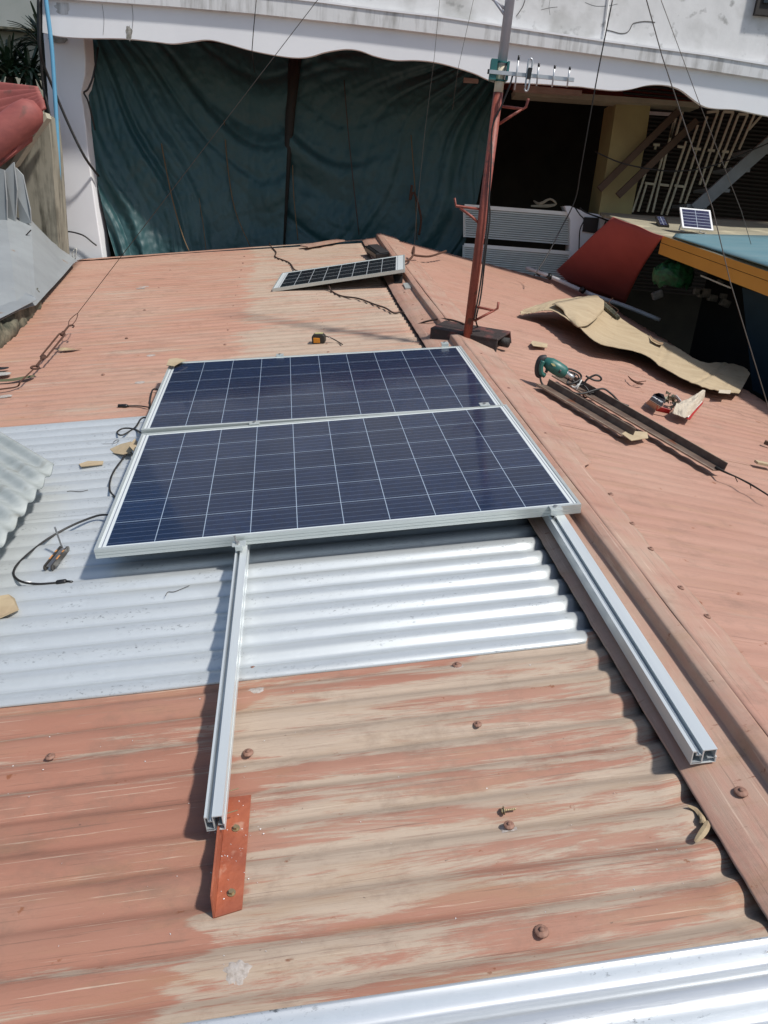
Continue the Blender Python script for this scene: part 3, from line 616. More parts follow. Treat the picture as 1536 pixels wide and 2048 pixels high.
# folding hex key set
q0, q1 = PL(98, 1135, g + .01), PL(128, 1098, g + .014)
t = thing('hex_key_set', 'folding hex key set with orange markings, one key swung upright, on the silver sheet', 'hex key set', ROOF, PL(112, 1118, HR))
d = (q1 - q0).normalized(); sd = V((d.y, -d.x, 0)).normalized()
for i, kx in enumerate((-.013, .013)):
    b_ = MB(); a_ = q0 + sd * kx; c_ = q1 + sd * kx; b_.beam(a_, c_, .005, .021); b_.cyl(a_ - sd * .0025, a_ + sd * .0025, .0105, 14); b_.cyl(c_ - sd * .0025, c_ + sd * .0025, .0105, 14)
    sd_ = b_.build('side_plate', 'key_black', t, ROOF)
    o_ = MB(); mm = a_.lerp(c_, .3) + V((0, 0, .0112)); o_.beam(mm, a_.lerp(c_, .52) + V((0, 0, .0112)), .0053, .0006); o_.beam(a_.lerp(c_, .68) + V((0, 0, .0112)), a_.lerp(c_, .8) + V((0, 0, .0112)), .0053, .0006); o_.build('orange_mark', 'key_orange', t, ROOF)
for kx in (-.0075, -.0025, .0025, .0075):
    MB().cyl(q0 + sd * kx + V((0, 0, .003)), q1 + sd * kx + V((0, 0, .003)), .0019, 6).build('hex_key', 'steel', t, ROOF)
k0 = q1 + sd * -.004; MB().tube([k0, k0 + V((-.004, .004, .02)), k0 + V((-.010, .010, .085))], .0035, 6).build('hex_key', 'steel', t, ROOF)

# ------------------------------------------------------------------ cardboard scraps on the left and other litter
def scrap(name, label, cat, px, fr, P, h, matn='card', th=.003, h2=None):
    pts = [P(x, y, h if h2 is None else (h if i % 2 else h2)) for i, (x, y) in enumerate(px)]
    return tag(MB().prism(pts, (0, 0, th)).build(name, matn, None, fr), label, cat)
scrap('cardboard_scrap', 'torn cardboard piece at the left border of the photo on the silver sheet', 'cardboard', [(-20, 1196), (18, 1190), (30, 1198), (38, 1220), (0, 1237), (-20, 1240)], ROOF, PL, HR + .004, h2=HR + .008)
scrap('cardboard_scrap', 'thin narrow cardboard strip on the silver sheet left of the near panel', 'cardboard', [(158, 929), (176, 923), (207, 923), (205, 930), (162, 934)], ROOF, PL, HR + .003, h2=HR + .006)
t = thing('cardboard_scrap', 'folded fan-shaped cardboard scrap pushed under the left edge of the near panel', 'cardboard', ROOF, PL(250, 900, HR))
MB().prism([PL(220, 899, HR + .01), PL(242, 889, HR + .03), PL(262, 884, HR + .045), PL(270, 892, HR + .04), PL(262, 905, HR + .02), PL(246, 910, HR + .012), PL(228, 907, HR + .008)], (0, 0, .003)).build('card_body', 'card', t, ROOF)
MB().prism([PL(258, 892, HR + .05), PL(270, 878, HR + .06), PL(275, 884, HR + .055), PL(270, 906, HR + .04)], (0, 0, .003)).build('card_flap', 'card', t, ROOF)
scrap('cardboard_scrap', 'small cardboard corner piece laid over the far left corner of the far panel', 'cardboard', [(333, 731), (338, 719), (352, 717), (373, 720), (358, 727), (348, 733)], ROOF, PL, 0.026, h2=.0285)
scrap('cardboard_scrap', 'tiny curled cardboard piece on the right slope below the big cardboard sheet', 'cardboard', [(1061, 686), (1066, 682), (1095, 688), (1094, 696), (1066, 692)], RIGHT, PR, .006, h2=.014)
scrap('cardboard_scrap', 'square cardboard piece beside the end of the shorter steel angle', 'cardboard', [(1243, 868), (1254, 862), (1294, 865), (1296, 877), (1262, 882)], RIGHT, PR, .010, h2=.014)
tag(MB().beam(PR(1512, 924, .01), PR(1545, 931, .01), .03, .012).build('wood_offcut', 'card', None, RIGHT), 'small pale wood offcut at the right border on the right slope', 'wood offcut')
tag(MB().beam(PR(1529, 884, .01), PR(1545, 890, .01), .03, .02).build('wood_offcut', 'timber', None, RIGHT), 'dark wood offcut at the right border above the pale one', 'wood offcut')
tag(MB().tube([PL(331, 1192, g), PL(336, 1184, g), PL(350, 1183, g), PL(379, 1171, g + .006)], .0011, 6, 5).build('bent_wire', 'wire', None, ROOF, True), 'short thin wire bent like a hook on the silver sheet below the near panel', 'wire')
tag(MB().tube([PL(134, 983, g), PL(142, 982, g), PL(160, 983, g), PL(176, 980, g)], .0012, 6, 5).build('bent_wire', 'wire', None, ROOF, True), 'short thin wire on the silver sheet left of the bowed cable loop', 'wire')
tag(MB().tube([PL(205, 888, g), PL(228, 887, g), PL(238, 881, g), PL(232, 880, g), PL(226, 885, g)], .0012, 6, 5).build('bent_wire', 'wire', None, ROOF, True), 'thin looped wire on the silver sheet above the folded cardboard scrap', 'wire')
dl = MB(); blade(dl, [PL(1375, 1611, HR + .012), PL(1393, 1620, HR + .010), PL(1406, 1638, HR + .014), PL(1412, 1652, HR + .010)], .012)
blade(dl, [PL(1418, 1640, HR + .014), PL(1412, 1655, HR + .016), PL(1402, 1670, HR + .012), PL(1390, 1684, HR + .006)], .016)
blade(dl, [PL(1398, 1624, HR + .010), PL(1404, 1636, HR + .018), PL(1400, 1646, HR + .010)], .008)
tag(dl.build('dry_leaf', 'dry', None, ROOF, False, solid=.0008), 'curled brown dry leaf at the mouth of the corrugations by the ridge flashing', 'leaf')
lf = MB(); c = PL(137, 701, HR + .006)
lf.grid(lambda u, v: c + V((-.085 + .17 * u, (v - .5) * .05 * math.sin(math.pi * u) * (1 + .6 * nz(u * 12)), .008 * math.sin(6 * u) * v + .008)), 14, 4)
tag(lf.build('dry_leaf', 'dry', None, ROOF, False, solid=.001), 'pale crinkled dry leaf on the roof beside the turnbuckle', 'leaf')
for pts, lb, w_, mt in (([(-20, 733), (0, 737), (18, 735)], 'short dark leaf tip at the left border, uppermost of the leaves', .05, 'black_cord'),
                        ([(-25, 762), (20, 760), (50, 755), (70, 751)], 'long green leaf at the left border pointing at the turnbuckle', .05, 'green_leaf'),
                        ([(-20, 750), (0, 748), (22, 747)], 'shredded dry leaf end at the left border between two others', .07, 'smudge')):
    b_ = MB(); blade(b_, [PL(x, y, HR + .02) for x, y in pts], w_); tag(b_.build('fallen_leaf', mt, None, ROOF, False, solid=.001), lb, 'leaf')

# tape measure
c = PL(638, 686, HR); t = thing('tape_measure', 'small yellow and black tape measure standing on the roof behind the far panel', 'tape measure', ROOF, c)
yv = V((.3, 1, 0)).normalized(); xv = V((1, -.25, 0)).normalized()
o8 = [(-.042, .0), (.036, .0), (.045, .012), (.045, .048), (.030, .062), (-.028, .062), (-.042, .045)]
b_ = MB(); b_.prism([c + xv * a + V((0, 0, z)) - yv * .02 for a, z in o8], yv * .042); b_.build('case', 'tape_dark', t, ROOF, bevel=.006)
b_ = MB(); b_.prism([c + xv * a + V((0, 0, z)) - yv * .0225 for a, z in ((-.030, .006), (.012, .006), (.012, .038), (-.030, .040))], yv * .004); b_.build('face_plate', 'tape_yellow', t, ROOF, bevel=.002)
b_ = MB(); b_.prism([c + xv * a + V((0, 0, z)) - yv * .012 for a, z in ((-.02, .0625), (.03, .0625), (.03, .066), (-.02, .066))], yv * .024); b_.build('belt_clip', 'label', t, ROOF)
MB().tube([c + xv * .03 + V((0, 0, .05)), PL(660, 675, HR + .03), PL(672, 681, HR + .012), PL(685, 689, HR + .005)], .004, 6, 6).build('wrist_strap', 'black_cord', t, ROOF, True)

# ------------------------------------------------------------------ small black panel, battery box, its cables
TLp, BLp, TRp, BRp = V((.549, 4.836, -.092)), V((.540, 4.234, -.092)), V((1.628, 4.672, .030)), V((1.637, 4.073, .030))
ex = (BRp - BLp).normalized(); ey = (TLp - BLp); ey = (ey - ex * ey.dot(ex)).normalized(); ez = ex.cross(ey)
sp_fr = ROOF @ Matrix(((ex.x, ey.x, ez.x, BLp.x), (ex.y, ey.y, ez.y, BLp.y), (ex.z, ey.z, ez.z, BLp.z), (0, 0, 0, 1)))
t = thing('solar_panel', 'small black-celled solar panel with a silver frame propped up at its ridge end', 'solar panel', sp_fr)
W_, H_ = 1.11, .60; b_ = MB()
for (x0, x1, y0, y1) in ((0, W_, 0, .012), (0, W_, H_ - .012, H_), (0, .012, .012, H_ - .012), (W_ - .012, W_, .012, H_ - .012)): b_.box(((x0 + x1) / 2, (y0 + y1) / 2, -.013), (x1 - x0, y1 - y0, .026))
b_.build('frame', 'alu', t, local=True); b_ = MB(); b_.box((W_ / 2, H_ / 2, -.004), (W_ - .02, H_ - .02, .003)); b_.build('cell_sheet', 'cells_small', t, local=True)
b_ = MB(); b_.prism([PL(786, 549, -.03), PL(806, 549, -.03), PL(805, 566, -.08), PL(790, 566, -.08)], (0, .06, 0)); b_.build('prop_bracket', 'black', t, ROOF)
t2 = tag(MB().prism([PL(806, 569, -.08), PL(823, 568, -.08), PL(822, 579, -.08), PL(811, 579, -.08)], (0, 0, .012)).build('metal_tab', 'alu', None, ROOF), 'bright bent metal tab on the ridge flashing beside the small panel', 'metal tab')
t = thing('battery_box', 'long black plastic box on the ridge flashing behind the small panel', 'box', ROOF, PL(755, 510, -.1))
a_, c_ = PL(742, 500, -.08), PL(765, 516, -.08)
b_ = MB(); b_.beam(a_ + V((0, 0, .02)), c_ + V((0, 0, .02)), .13, .055); b_.build('case', 'black', t, ROOF, bevel=.01)
b_ = MB(); b_.beam(a_ + V((.02, 0, .05)), c_ + V((.02, 0, .05)), .10, .008); b_.build('lid', 'drill_dark', t, ROOF, bevel=.003)
cb_px = [(539, 486, .0), (541, 492, .0), (552, 504, .0), (551, 514, .0), (578, 525, .0), (590, 540, .01), (612, 545, .03), (635, 557, .035), (652, 560, .03), (659, 575, .02), (663, 582, .0), (683, 592, .0), (717, 597, .004), (750, 609, .0), (771, 616, .006), (788, 626, .0), (805, 624, .006), (818, 635, .006), (828, 650, .006)]
cp = [PL(x, y, HR + .008 + h) for x, y, h in cb_px] + [PL(852, 643, -.07), PL(879, 638, -.05), PL(903, 640, -.03), PL(928, 648, -.02)]
tag(MB().tube(cp, .0065, 7, 5).build('electric_cable', 'brown_cord', None, ROOF, True), 'thin dark cable winding over the small panel to the mast foot', 'cable')
tag(MB().tube([PL(805, 525, 0), PL(820, 518, .0), PL(827, 508, .0), PL(828, 494, .03), PL(825, 508, -.01), PL(840, 512, -.06), PL(862, 512, -.09), PL(892, 502, -.12)], .010, 7, 5).build('electric_cable', 'wire_rust', None, ROOF, True), 'stiff brown cable looped upright on the ridge right of the small panel', 'cable')

# ------------------------------------------------------------------ antenna mast
mb0 = WL(935, 672, -.045); MY = mb0.y
mast = thing('antenna_mast', 'tall red-brown steel pipe mast with grey top standing on the ridge', 'mast', WORLD, mb0)
def at_z(p, z): return V((p.x + (z - p.z) * 0.004, p.y, z))
def zpx(x, y): return PF(x, y, MY).z
z0, z1, z2, z3 = mb0.z - .05, zpx(992, 185), zpx(1000, 130), zpx(1010, -640)
MB().cyl(at_z(mb0, z0), at_z(mb0, z1), .0265, 20).build('pipe', 'mast_red', mast, WORLD, True)
MB().cyl(at_z(mb0, z1), at_z(mb0, z2), .0255, 20).build('pipe', 'mast_cream', mast, WORLD, True)
MB().cyl(at_z(mb0, z2), at_z(mb0, z3), .0265, 20, .022).build('pipe', 'mast_grey', mast, WORLD, True)
def rung(pxs, brace, mt='mast_red'):
    b_ = MB(); b_.tube([PF(x, y, MY) for x, y in pxs], .0075, 8); b_.tube([PF(x, y, MY) for x, y in brace], .0075, 8); b_.build('climbing_rung', mt, mast, WORLD, True)
rung([(950, 613), (988, 621), (995, 617), (997, 604)], [(948, 642), (988, 621)])
rung([(1000, 212), (1046, 218), (1052, 214), (1057, 197)], [(998, 248), (1044, 218)])
rung([(966, 419), (912, 412), (909, 396)], [(960, 448), (943, 433), (920, 416)])
rung([(1016, 22), (985, -2), (984, -20)], [(1016, 40), (990, 2)], 'mast_grey')
b_ = MB(); zz = zpx(1000, 143); c = at_z(mb0, zz)
b_.box(c + V((-.045, -.02, 0)), (.035, .06, .10)); b_.box(c + V((.033, -.02, 0)), (.012, .05, .09)); b_.cyl(c + V((0, 0, .038)), c + V((0, 0, .046)), .034, 16); b_.cyl(c + V((0, 0, -.05)), c + V((0, 0, -.042)), .034, 16)
b_.build('mast_clamp', 'teal', mast, WORLD)
# foot: tarred half-round ridge tile across the crest
t = thing('mast_foot', 'dark tarred half-round ridge tile saddled over the ridge under the mast', 'ridge tile', ROOF, (1.78, 2.40, -.06))
fl, fr2 = V((1.615, 2.525, -.026)), V((1.975, 2.235, -.046)); fd = (fr2 - fl).normalized(); fs = V((-fd.y, fd.x, 0)).normalized()
b_ = MB(); b_.beam(fl, fr2, .20, .014)
for k in (-1, 1): b_.prism([fl + fs * .098 * k + V((0, 0, .004)), fr2 + fs * .098 * k + V((0, 0, .004)), fr2 + fs * .122 * k + V((0, 0, -.075)), fl + fs * .118 * k + V((0, 0, -.085))], fs * -.012 * k)
b_.build('tile_shell', 'base_red', t, ROOF, bevel=.006)
MB().tube([fr2 - fd * .06 + V((0, 0, -.034)), fr2 + fd * .03 + V((0, 0, -.036))], [.026, .030], 14).build('tile_end_shade', 'tar', t, ROOF, True)  # solid black end stands for the shaded hollow under the tile
MB().beam((1.66, 2.49, -.062), (1.93, 2.27, -.080), .19, .04).build('tar_bedding', 'tar', t, ROOF)
# yagi antenna
bx0 = PF(975, 143, MY - .05); bx1 = PF(1148, 160, MY - .05)
t = thing('yagi_antenna', 'small aluminium yagi antenna with upright rods clamped to the mast', 'antenna', WORLD, bx0)
MB().beam(bx0, bx1, .012, .019).build('boom', 'antenna', t, WORLD)
MB().beam(bx0, bx0.lerp(bx1, .02), .014, .021).build('boom_cap', 'black', t, WORLD)
for x0_, y0_, x1_, y1_ in ((1038, 112, 1029, 180), (1078, 128, 1073, 172), (1110, 132, 1104, 174), (1140, 135, 1134, 174)):
    p, q = PF(x0_, y0_, MY - .065), PF(x1_, y1_, MY - .065); e_ = MB().cyl(p, q, .0046, 10).build('rod', 'antenna', t, WORLD, True)
    MB().cyl(p + (p - q).normalized() * .003, p.lerp(q, .12), .0062, 10).build('rod_cap', 'black', e_, WORLD, True)
lp = [(1050, 178), (1056, 130), (1058, 120), (1062, 117), (1065, 122), (1064, 132), (1061, 140)]
lp2 = [(1061, 152), (1058, 170), (1055, 181), (1051, 182), (1049, 177)]
MB().tube([PF(x, y, MY - .065) for x, y in lp], .0048, 8, 4).tube([PF(x, y, MY - .065) for x, y in lp2], .0048, 8, 4).build('folded_dipole', 'antenna', t, WORLD, True)
MB().beam(PF(1061, 136, MY - .07), PF(1057, 158, MY - .07), .018, .02).build('terminal_box', 'black', t, WORLD)
tag(MB().tube([PF(1025, 152, MY - .05), PF(1020, 170, MY - .06), PF(1003, 212, MY - .04), PF(985, 255, MY - .035), PF(982, 330, MY - .035), PF(975, 440, MY - .035), PF(962, 560, MY - .035), PF(948, 640, MY - .035)], .005, 7, 6).build('antenna_cable', 'black_cord', None, WORLD, True), 'black coaxial cable running down the mast from the antenna', 'cable')
tag(MB().tube([PF(976, 395, MY + .04), PF(980, 430, MY + .04), PF(972, 500, MY + .04), PF(962, 590, MY + .04), PF(952, 640, MY + .04), WR(960, 660, .02)], .005, 7, 6).build('power_cable', 'black_cord', None, WORLD, True), 'second black cable hanging loose along the right side of the mast', 'cable')

# ------------------------------------------------------------------ guy wires, turnbuckle, overhead cables
def line(name, label, pts, r, mt='wire', sm=0, cat='wire', grp=None): return tag(MB().tube(pts, r, 6, sm).build(name, mt, None, WORLD, True), label, cat, grp)
TOP = PF(1085, -603, MY); TOP = at_z(mb0, TOP.z)
a0 = WL(36, 772, HR + .02)
tdir = (TOP - WL(152, 628, .0))
P1 = WL(155, 627, .02); P2 = WL(135, 655, -.01); P3 = WL(70, 735, -.06)
line('guy_wire', 'thin rusty guy wire rising from the turnbuckle over the roof toward the mast top', [P1, P1.lerp(TOP, .5), TOP], .0022)
t = thing('turnbuckle', 'rusty turnbuckle with hook and ring at the lower end of the left guy wire', 'turnbuckle', WORLD, P3)
d = (P2 - P3).normalized(); sd = d.cross(V((0, 0, 1))).normalized()
m0, m1 = P3.lerp(P2, .20), P3.lerp(P2, .86)
b_ = MB()
for k in (-1, 1): b_.tube([m0, m0 + d * .03 + sd * .018 * k, m1 - d * .03 + sd * .018 * k, m1], .0055, 8)
b_.cyl(m0 - d * .005, m0 + d * .045, .011, 8); b_.cyl(m1 - d * .045, m1 + d * .005, .011, 8); b_.build('body', 'wire_rust', t, WORLD, True)
b_ = MB(); b_.cyl(m0, P3 + d * .02, .006, 8); b_.tube([P3 + (d * math.cos(a) + sd * math.sin(a)) * .022 for a in [i * PI2 / 14 for i in range(15)]], .006, 8); b_.build('eye', 'wire_rust', t, WORLD, True)
b_ = MB(); b_.tube([m1, P2, P2 + d * .03, P2 + d * .05 + sd * .015, P2 + d * .04 + sd * .03, P2 + d * .015 + sd * .03], .006, 8, 4); b_.build('hook', 'wire_rust', t, WORLD, True)
line('wire_loop', 'twisted wire loop between the turnbuckle hook and the left guy wire', [P2 + d * .03 + sd * .012, P2.lerp(P1, .5) + sd * .02, P1, P2.lerp(P1, .5) - sd * .02, P2 + d * .03], .0028, 'wire_rust', 5)
line('wire_loop', 'rusty anchor wire from the turnbuckle ring down to the roof at the left border', [P3 - d * .02, a0 + V((.02, 0, .03)), a0, WL(20, 776, HR + .02), WL(-15, 780, HR + .02)], .0045, 'wire_rust', 5)
line('guy_wire', 'guy wire crossing the grille and the white-framed mini panel down to the right border', [PF(1124, -603, MY + .02)] + [PF(x, y, MY + dy) for x, y, dy in ((1293, 0, .3), (1324, 112, .3), (1378, 275, .3), (1425, 416, .3), (1461, 566, .2), (1536, 812, 0), (1590, 990, -.1))], .0030)
line('guy_wire', 'fainter guy wire to the right of the other one, over the beige neighbour roof', [PF(1322, 0, 6.6), PF(1396, 199, 6.8), PF(1483, 423, 7.0), PF(1523, 560, 7.0), PF(1560, 700, 7.0)], .0025)
line('drop_cable', 'black cable dropping from above the facade past the antenna to the roof edge pipe', [PF(1225, 0, 7.6), PF(1195, 150, 7.7), PF(1163, 330, 7.9), PF(1150, 400, 8.0), PF(1118, 465, 8.0), PF(1095, 510, 7.9), PF(1068, 552, 7.7)], .0055, 'black_cord', 5, 'cable')
line('overhead_wire', 'thin wire hanging in front of the facade, left one of the close pair', [PF(880, -5, 7.4), PF(868, 120, 7.5), PF(850, 260, 7.6), PF(832, 440, 7.7), PF(829, 488, 7.7)], .0020)
line('overhead_wire', 'thin wire hanging in front of the facade, right one of the close pair', [PF(948, -5, 7.4), PF(916, 138, 7.5), PF(905, 220, 7.6)], .0020)
line('overhead_wire', 'dark wire crossing the beam above the left tarpaulin', [PF(513, -5, 8.0), PF(507, 60, 8.05), PF(504, 100, 8.1), PF(509, 145, 8.3)], .0045, 'black_cord')

# ------------------------------------------------------------------ items on the right-hand slope
def angle(label, p0, p1, wd, ht):
    """L-section steel: lower lip toward the camera, web lying, upright flange behind"""
    t = thing('steel_angle', label, 'steel angle', RIGHT, p0, group='rusty steel angles on the right slope')
    d = (p1 - p0).normalized(); sd = V((-d.y, d.x, 0)).normalized()
    if sd.y < 0: sd = -sd
    b_ = MB(); b_.beam(p0 + sd * wd * .5, p1 + sd * wd * .5, wd, .004); b_.beam(p0 + sd * wd + V((0, 0, ht / 2)), p1 + sd * wd + V((0, 0, ht / 2)), .004, ht); b_.build('angle_body', 'angle', t, RIGHT)
    b_ = MB(); b_.beam(p0 - sd * .003 + V((0, 0, .001)), p1 - sd * .003 + V((0, 0, .001)), .008, .008); b_.build('lower_lip', 'angle_edge', t, RIGHT)
    b_ = MB(); b_.beam(p0 + sd * wd + V((0, 0, ht + .001)), p1 + sd * wd + V((0, 0, ht + .001)), .0055, .003); b_.build('upper_edge', 'angle_edge', t, RIGHT)
angle('shorter rusty steel angle with the square cardboard piece at its end', PR(1074, 769, .012), PR(1245, 871, .012), .075, .034)
angle('longer rusty steel angle reaching to the dark twig on the right slope', PR(1105, 752, .022), PR(1428, 941, .014), .080, .036)
tag(MB().tube([PR(1432, 935, .02), PR(1452, 945, .03), PR(1475, 955, .03), PR(1500, 968, .03), PR(1520, 980, .03), PR(1545, 996, .03)], [.008, .005, .004, .005, .004, .004], 6, 3)
    .tube([PR(1500, 968, .03), PR(1502, 977, .01)], .002, 5).tube([PR(1470, 953, .03), PR(1475, 964, .01)], .002, 5).build('twig', 'pole_dark', None, RIGHT, True), 'thin dark twig sticking out from the end of the longer steel angle', 'twig')
# electric drill
DY = WR(1105, 768, .02).y
def PD(x, y, o=0.0): return PF(x, y, DY + o)
t = thing('electric_drill', 'green electric drill lying on the steel angles with its cord bundled', 'drill', WORLD, PD(1100, 770))
MB().tube([PD(1088, 720, .01), PD(1100, 728), PD(1113, 736, -.01), PD(1126, 744, -.01), PD(1131, 747, -.01)], [.018, .036, .038, .036, .026], 16, 4).build('motor_housing', 'drill_green', t, WORLD, True)
MB().tube([PD(1093, 716, .01), PD(1084, 718, .01), PD(1079, 726, .01), PD(1076, 737, .01), PD(1077, 748, .01), PD(1082, 752, .0)], [.017, .022, .021, .019, .019, .015], 14, 4).build('handle', 'drill_dark', t, WORLD, True)
MB().tube([PD(1086, 722, -.02), PD(1082, 734, -.02), PD(1083, 746, -.02), PD(1089, 751, -.015)], [.013, .012, .012, .014], 12, 4).build('grip_shell', 'drill_green', t, WORLD, True)
MB().tube([PD(1090, 730, -.01), PD(1094, 737, -.01), PD(1092, 745, -.01)], [.010, .008, .008], 10, 4).build('trigger', 'drill_dark', t, WORLD, True)
MB().tube([PD(1130, 746, -.01), PD(1136, 750, -.01), PD(1144, 755, -.01), PD(1147, 757, -.01)], [.021, .017, .018, .010], 14, 2).build('chuck', 'steel', t, WORLD, True)
MB().prism([PD(1102, 727, -.042), PD(1109, 728, -.044), PD(1112, 733, -.044), PD(1106, 732, -.044)], (0, .01, 0)).build('sticker', 'label', t, WORLD)
MB().cyl(PD(1118, 741, -.045), PD(1121, 743, -.045), .010, 10).build('vent_slot', 'drill_dark', t, WORLD)
cordp = [(1080, 752, -.02), (1083, 765, -.03), (1092, 775, -.04), (1110, 780, -.05), (1140, 785, -.06), (1165, 787, -.06), (1190, 780, -.03), (1208, 778, 0), (1225, 790, .0), (1240, 805, .0), (1257, 812, .0)]
b_ = MB(); b_.tube([PD(x, y, o) for x, y, o in cordp], .0055, 7, 6)
b_.tube([PD(x, y, o) for x, y, o in ((1128, 740, 0), (1140, 738, 0), (1158, 746, 0), (1162, 756, 0), (1150, 765, -.03), (1135, 768, -.03), (1140, 755, 0), (1152, 748, .02), (1135, 745, .02), (1150, 765, 0), (1165, 770, 0), (1175, 758, 0), (1192, 750, 0), (1202, 756, 0), (1200, 761, 0), (1188, 760, 0), (1172, 752, 0))], .0055, 7, 6)
b_.tube([PD(x, y, o) for x, y, o in ((1135, 742, .03), (1155, 750, .03), (1160, 765, .02), (1172, 775, .0), (1180, 790, -.02), (1170, 795, -.03), (1168, 786, -.02), (1200, 785, .02))], .0045, 7, 6)
b_.build('power_cord', 'black_cord', t, WORLD, True)
MB().tube([PD(1143, 772, -.06), PD(1150, 775, -.07), PD(1158, 768, -.07), PD(1152, 780, -.07), PD(1163, 760, -.05)], .0045, 6, 4).build('cord_tie', 'rope_white', t, WORLD, True)

# big cardboard sheet
upx = [(1040, 624), (1070, 612), (1110, 601), (1160, 595), (1200, 595), (1235, 632), (1290, 668), (1350, 694), (1400, 724), (1452, 726), (1485, 734), (1500, 748)]
uph = [.03, .06, .10, .12, .10, .03, .02, .015, .015, .02, .03, .04]
lpx = [(1042, 630), (1062, 627), (1085, 622), (1110, 624), (1152, 652), (1200, 688), (1280, 706), (1325, 735), (1362, 756), (1400, 773), (1440, 783), (1478, 787)]
lph = [.02, .05, .09, .12, .12, .09, .075, .065, .055, .05, .04, .04]
UP = [PR(x, y, h) for (x, y), h in zip(upx, uph)]; LO = [PR(x, y, h) for (x, y), h in zip(lpx, lph)]
UPs, LOs = catmull(UP, 5), catmull(LO, 5); NU = len(UPs) - 1
def cardfn(u, v):
    i = min(int(u * NU + 1e-6), NU - 1); f = u * NU - i; p = UPs[i].lerp(UPs[i + 1], f).lerp(LOs[i].lerp(LOs[i + 1], f), v)
    return p + V((0, 0, -.010 * max(0, 1 - abs(u - .36) * 60) - .007 * max(0, 1 - abs(u - .62) * 70) - .008 * max(0, 1 - abs(u - .83 + v * .05) * 60) + .004 * abs(nz(u * 30, v * 9)) + .012 * math.sin(math.pi * v) * math.sin(u * 9) + .006 * nz(u * 12, v * 5) - .03 * math.sin(math.pi * v) * (u > .35))) + V((0, .022 * nz(u * 47, v * 3 + 2.0), 0)) * (1 if v > .95 or v < .05 else 0)
t = thing('cardboard_sheet', 'big wavy brown cardboard sheet lying along the right slope near the roof edge', 'cardboard', RIGHT, PR(1250, 680, 0))
MB().grid(cardfn, NU * 3, 14).build('card_body', 'card', t, RIGHT, False, solid=.004)
fp = [(1104, 608), (1150, 597), (1192, 591), (1204, 597), (1203, 612), (1207, 620), (1200, 634), (1182, 645), (1157, 652), (1136, 636)]
MB().grid(lambda u, v: (lambda a, b: a.lerp(b, v) + V((0, 0, .018 * nz(u * 5, v * 4, 3.0) + .02 * math.sin(math.pi * v))))(catmull([PR(x, y, .145) for x, y in ((1104, 608), (1150, 596), (1190, 591), (1206, 600))], 4)[int(u * 12 + .5)], catmull([PR(x, y, .135) for x, y in ((1136, 634), (1157, 652), (1182, 646), (1207, 622))], 4)[int(u * 12 + .5)]), 12, 6).build('folded_flap', 'card', t, RIGHT, True, solid=.005)
MB().prism([PR(x, y, .05) for x, y in ((1438, 780), (1462, 781), (1460, 788), (1437, 786))], (0, 0, .003)).build('torn_tab', 'card_pale', t, RIGHT)
t = thing('wood_scrap', 'dark rough wood scrap with wires lying across the upper edge of the cardboard sheet', 'wood scrap', RIGHT, PR(1220, 622, .05))
MB().tube([PR(1201, 604, .10), PR(1212, 614, .09), PR(1224, 624, .07), PR(1236, 636, .05)], [.022, .03, .026, .022], 6, 2).build('stick', 'curb', t, RIGHT)
MB().tube([PR(1190, 592, .1), PR(1200, 600, .12), PR(1215, 606, .14), PR(1225, 616, .1)], .003, 5, 4).tube([PR(1226, 596, .16), PR(1218, 606, .13), PR(1236, 620, .1), PR(1230, 628, .08)], .003, 5, 4).build('wire', 'wire_rust', t, RIGHT, True)
scrap('torn_paper', 'small torn cardboard crumb on the upper edge of the big cardboard sheet', 'cardboard', [(1299, 670), (1306, 678), (1318, 684), (1327, 686), (1325, 690), (1316, 687), (1304, 681)], RIGHT, PR, .035, 'card_dark')

# torn screw box and litter
bb = PR(1310, 812, 0)
t = thing('torn_box', 'small torn printed box in black and red lying on the right slope', 'box', RIGHT, bb)
q = [PR(x, y, .045) for x, y in ((1308, 788), (1331, 800), (1322, 815), (1298, 800))]; q2 = [PR(x, y, .002) for x, y in ((1294, 806), (1313, 821))]
b_ = MB(); b_.prism(q, (0, 0, .003)); b_.build('printed_face', 'box_black', t, RIGHT)
b_ = MB(); b_.add([q[3] + V((0, -.001, .002)), q[2] + V((0, -.001, .002)), PR(1312, 821, .005), PR(1291, 806, .005)], [(0, 1, 2, 3)]); b_.build('box_side', 'box_tan', t, RIGHT, solid=.003)
b_ = MB(); b_.add([PR(1314, 812, .04), PR(1341, 820, .035), PR(1338, 828, .004), PR(1312, 822, .004)], [(0, 1, 2, 3)]); b_.build('red_face', 'box_red', t, RIGHT, solid=.003)
b_ = MB(); b_.add([q[1], PR(1327, 789, .07), PR(1318, 786, .07), q[0]], [(0, 1, 2, 3)]); b_.build('open_flap', 'box_black', t, RIGHT, solid=.002)
cu = bpy.data.curves.new('lettering', 'FONT'); cu.body = 'PAPEL'; cu.size = .034; cu.extrude = .0006; cu.align_x = 'CENTER'; cu.align_y = 'CENTER'
to = bpy.data.objects.new('lettering_tmp', cu); col.objects.link(to); dg = bpy.context.evaluated_depsgraph_get(); me = bpy.data.meshes.new_from_object(to.evaluated_get(dg)); bpy.data.objects.remove(to)
ex = (q[2] - q[3]).normalized(); eyv = (q[0] - q[3]); eyv = (eyv - ex * eyv.dot(ex)).normalized(); ezv = ex.cross(eyv); cc = (q[0] + q[1] + q[2] + q[3]) / 4 + V((0, 0, .0045))
lt = bpy.data.objects.new('lettering', me); col.objects.link(lt); lt.parent = t; me.materials.append(M['white_print'])
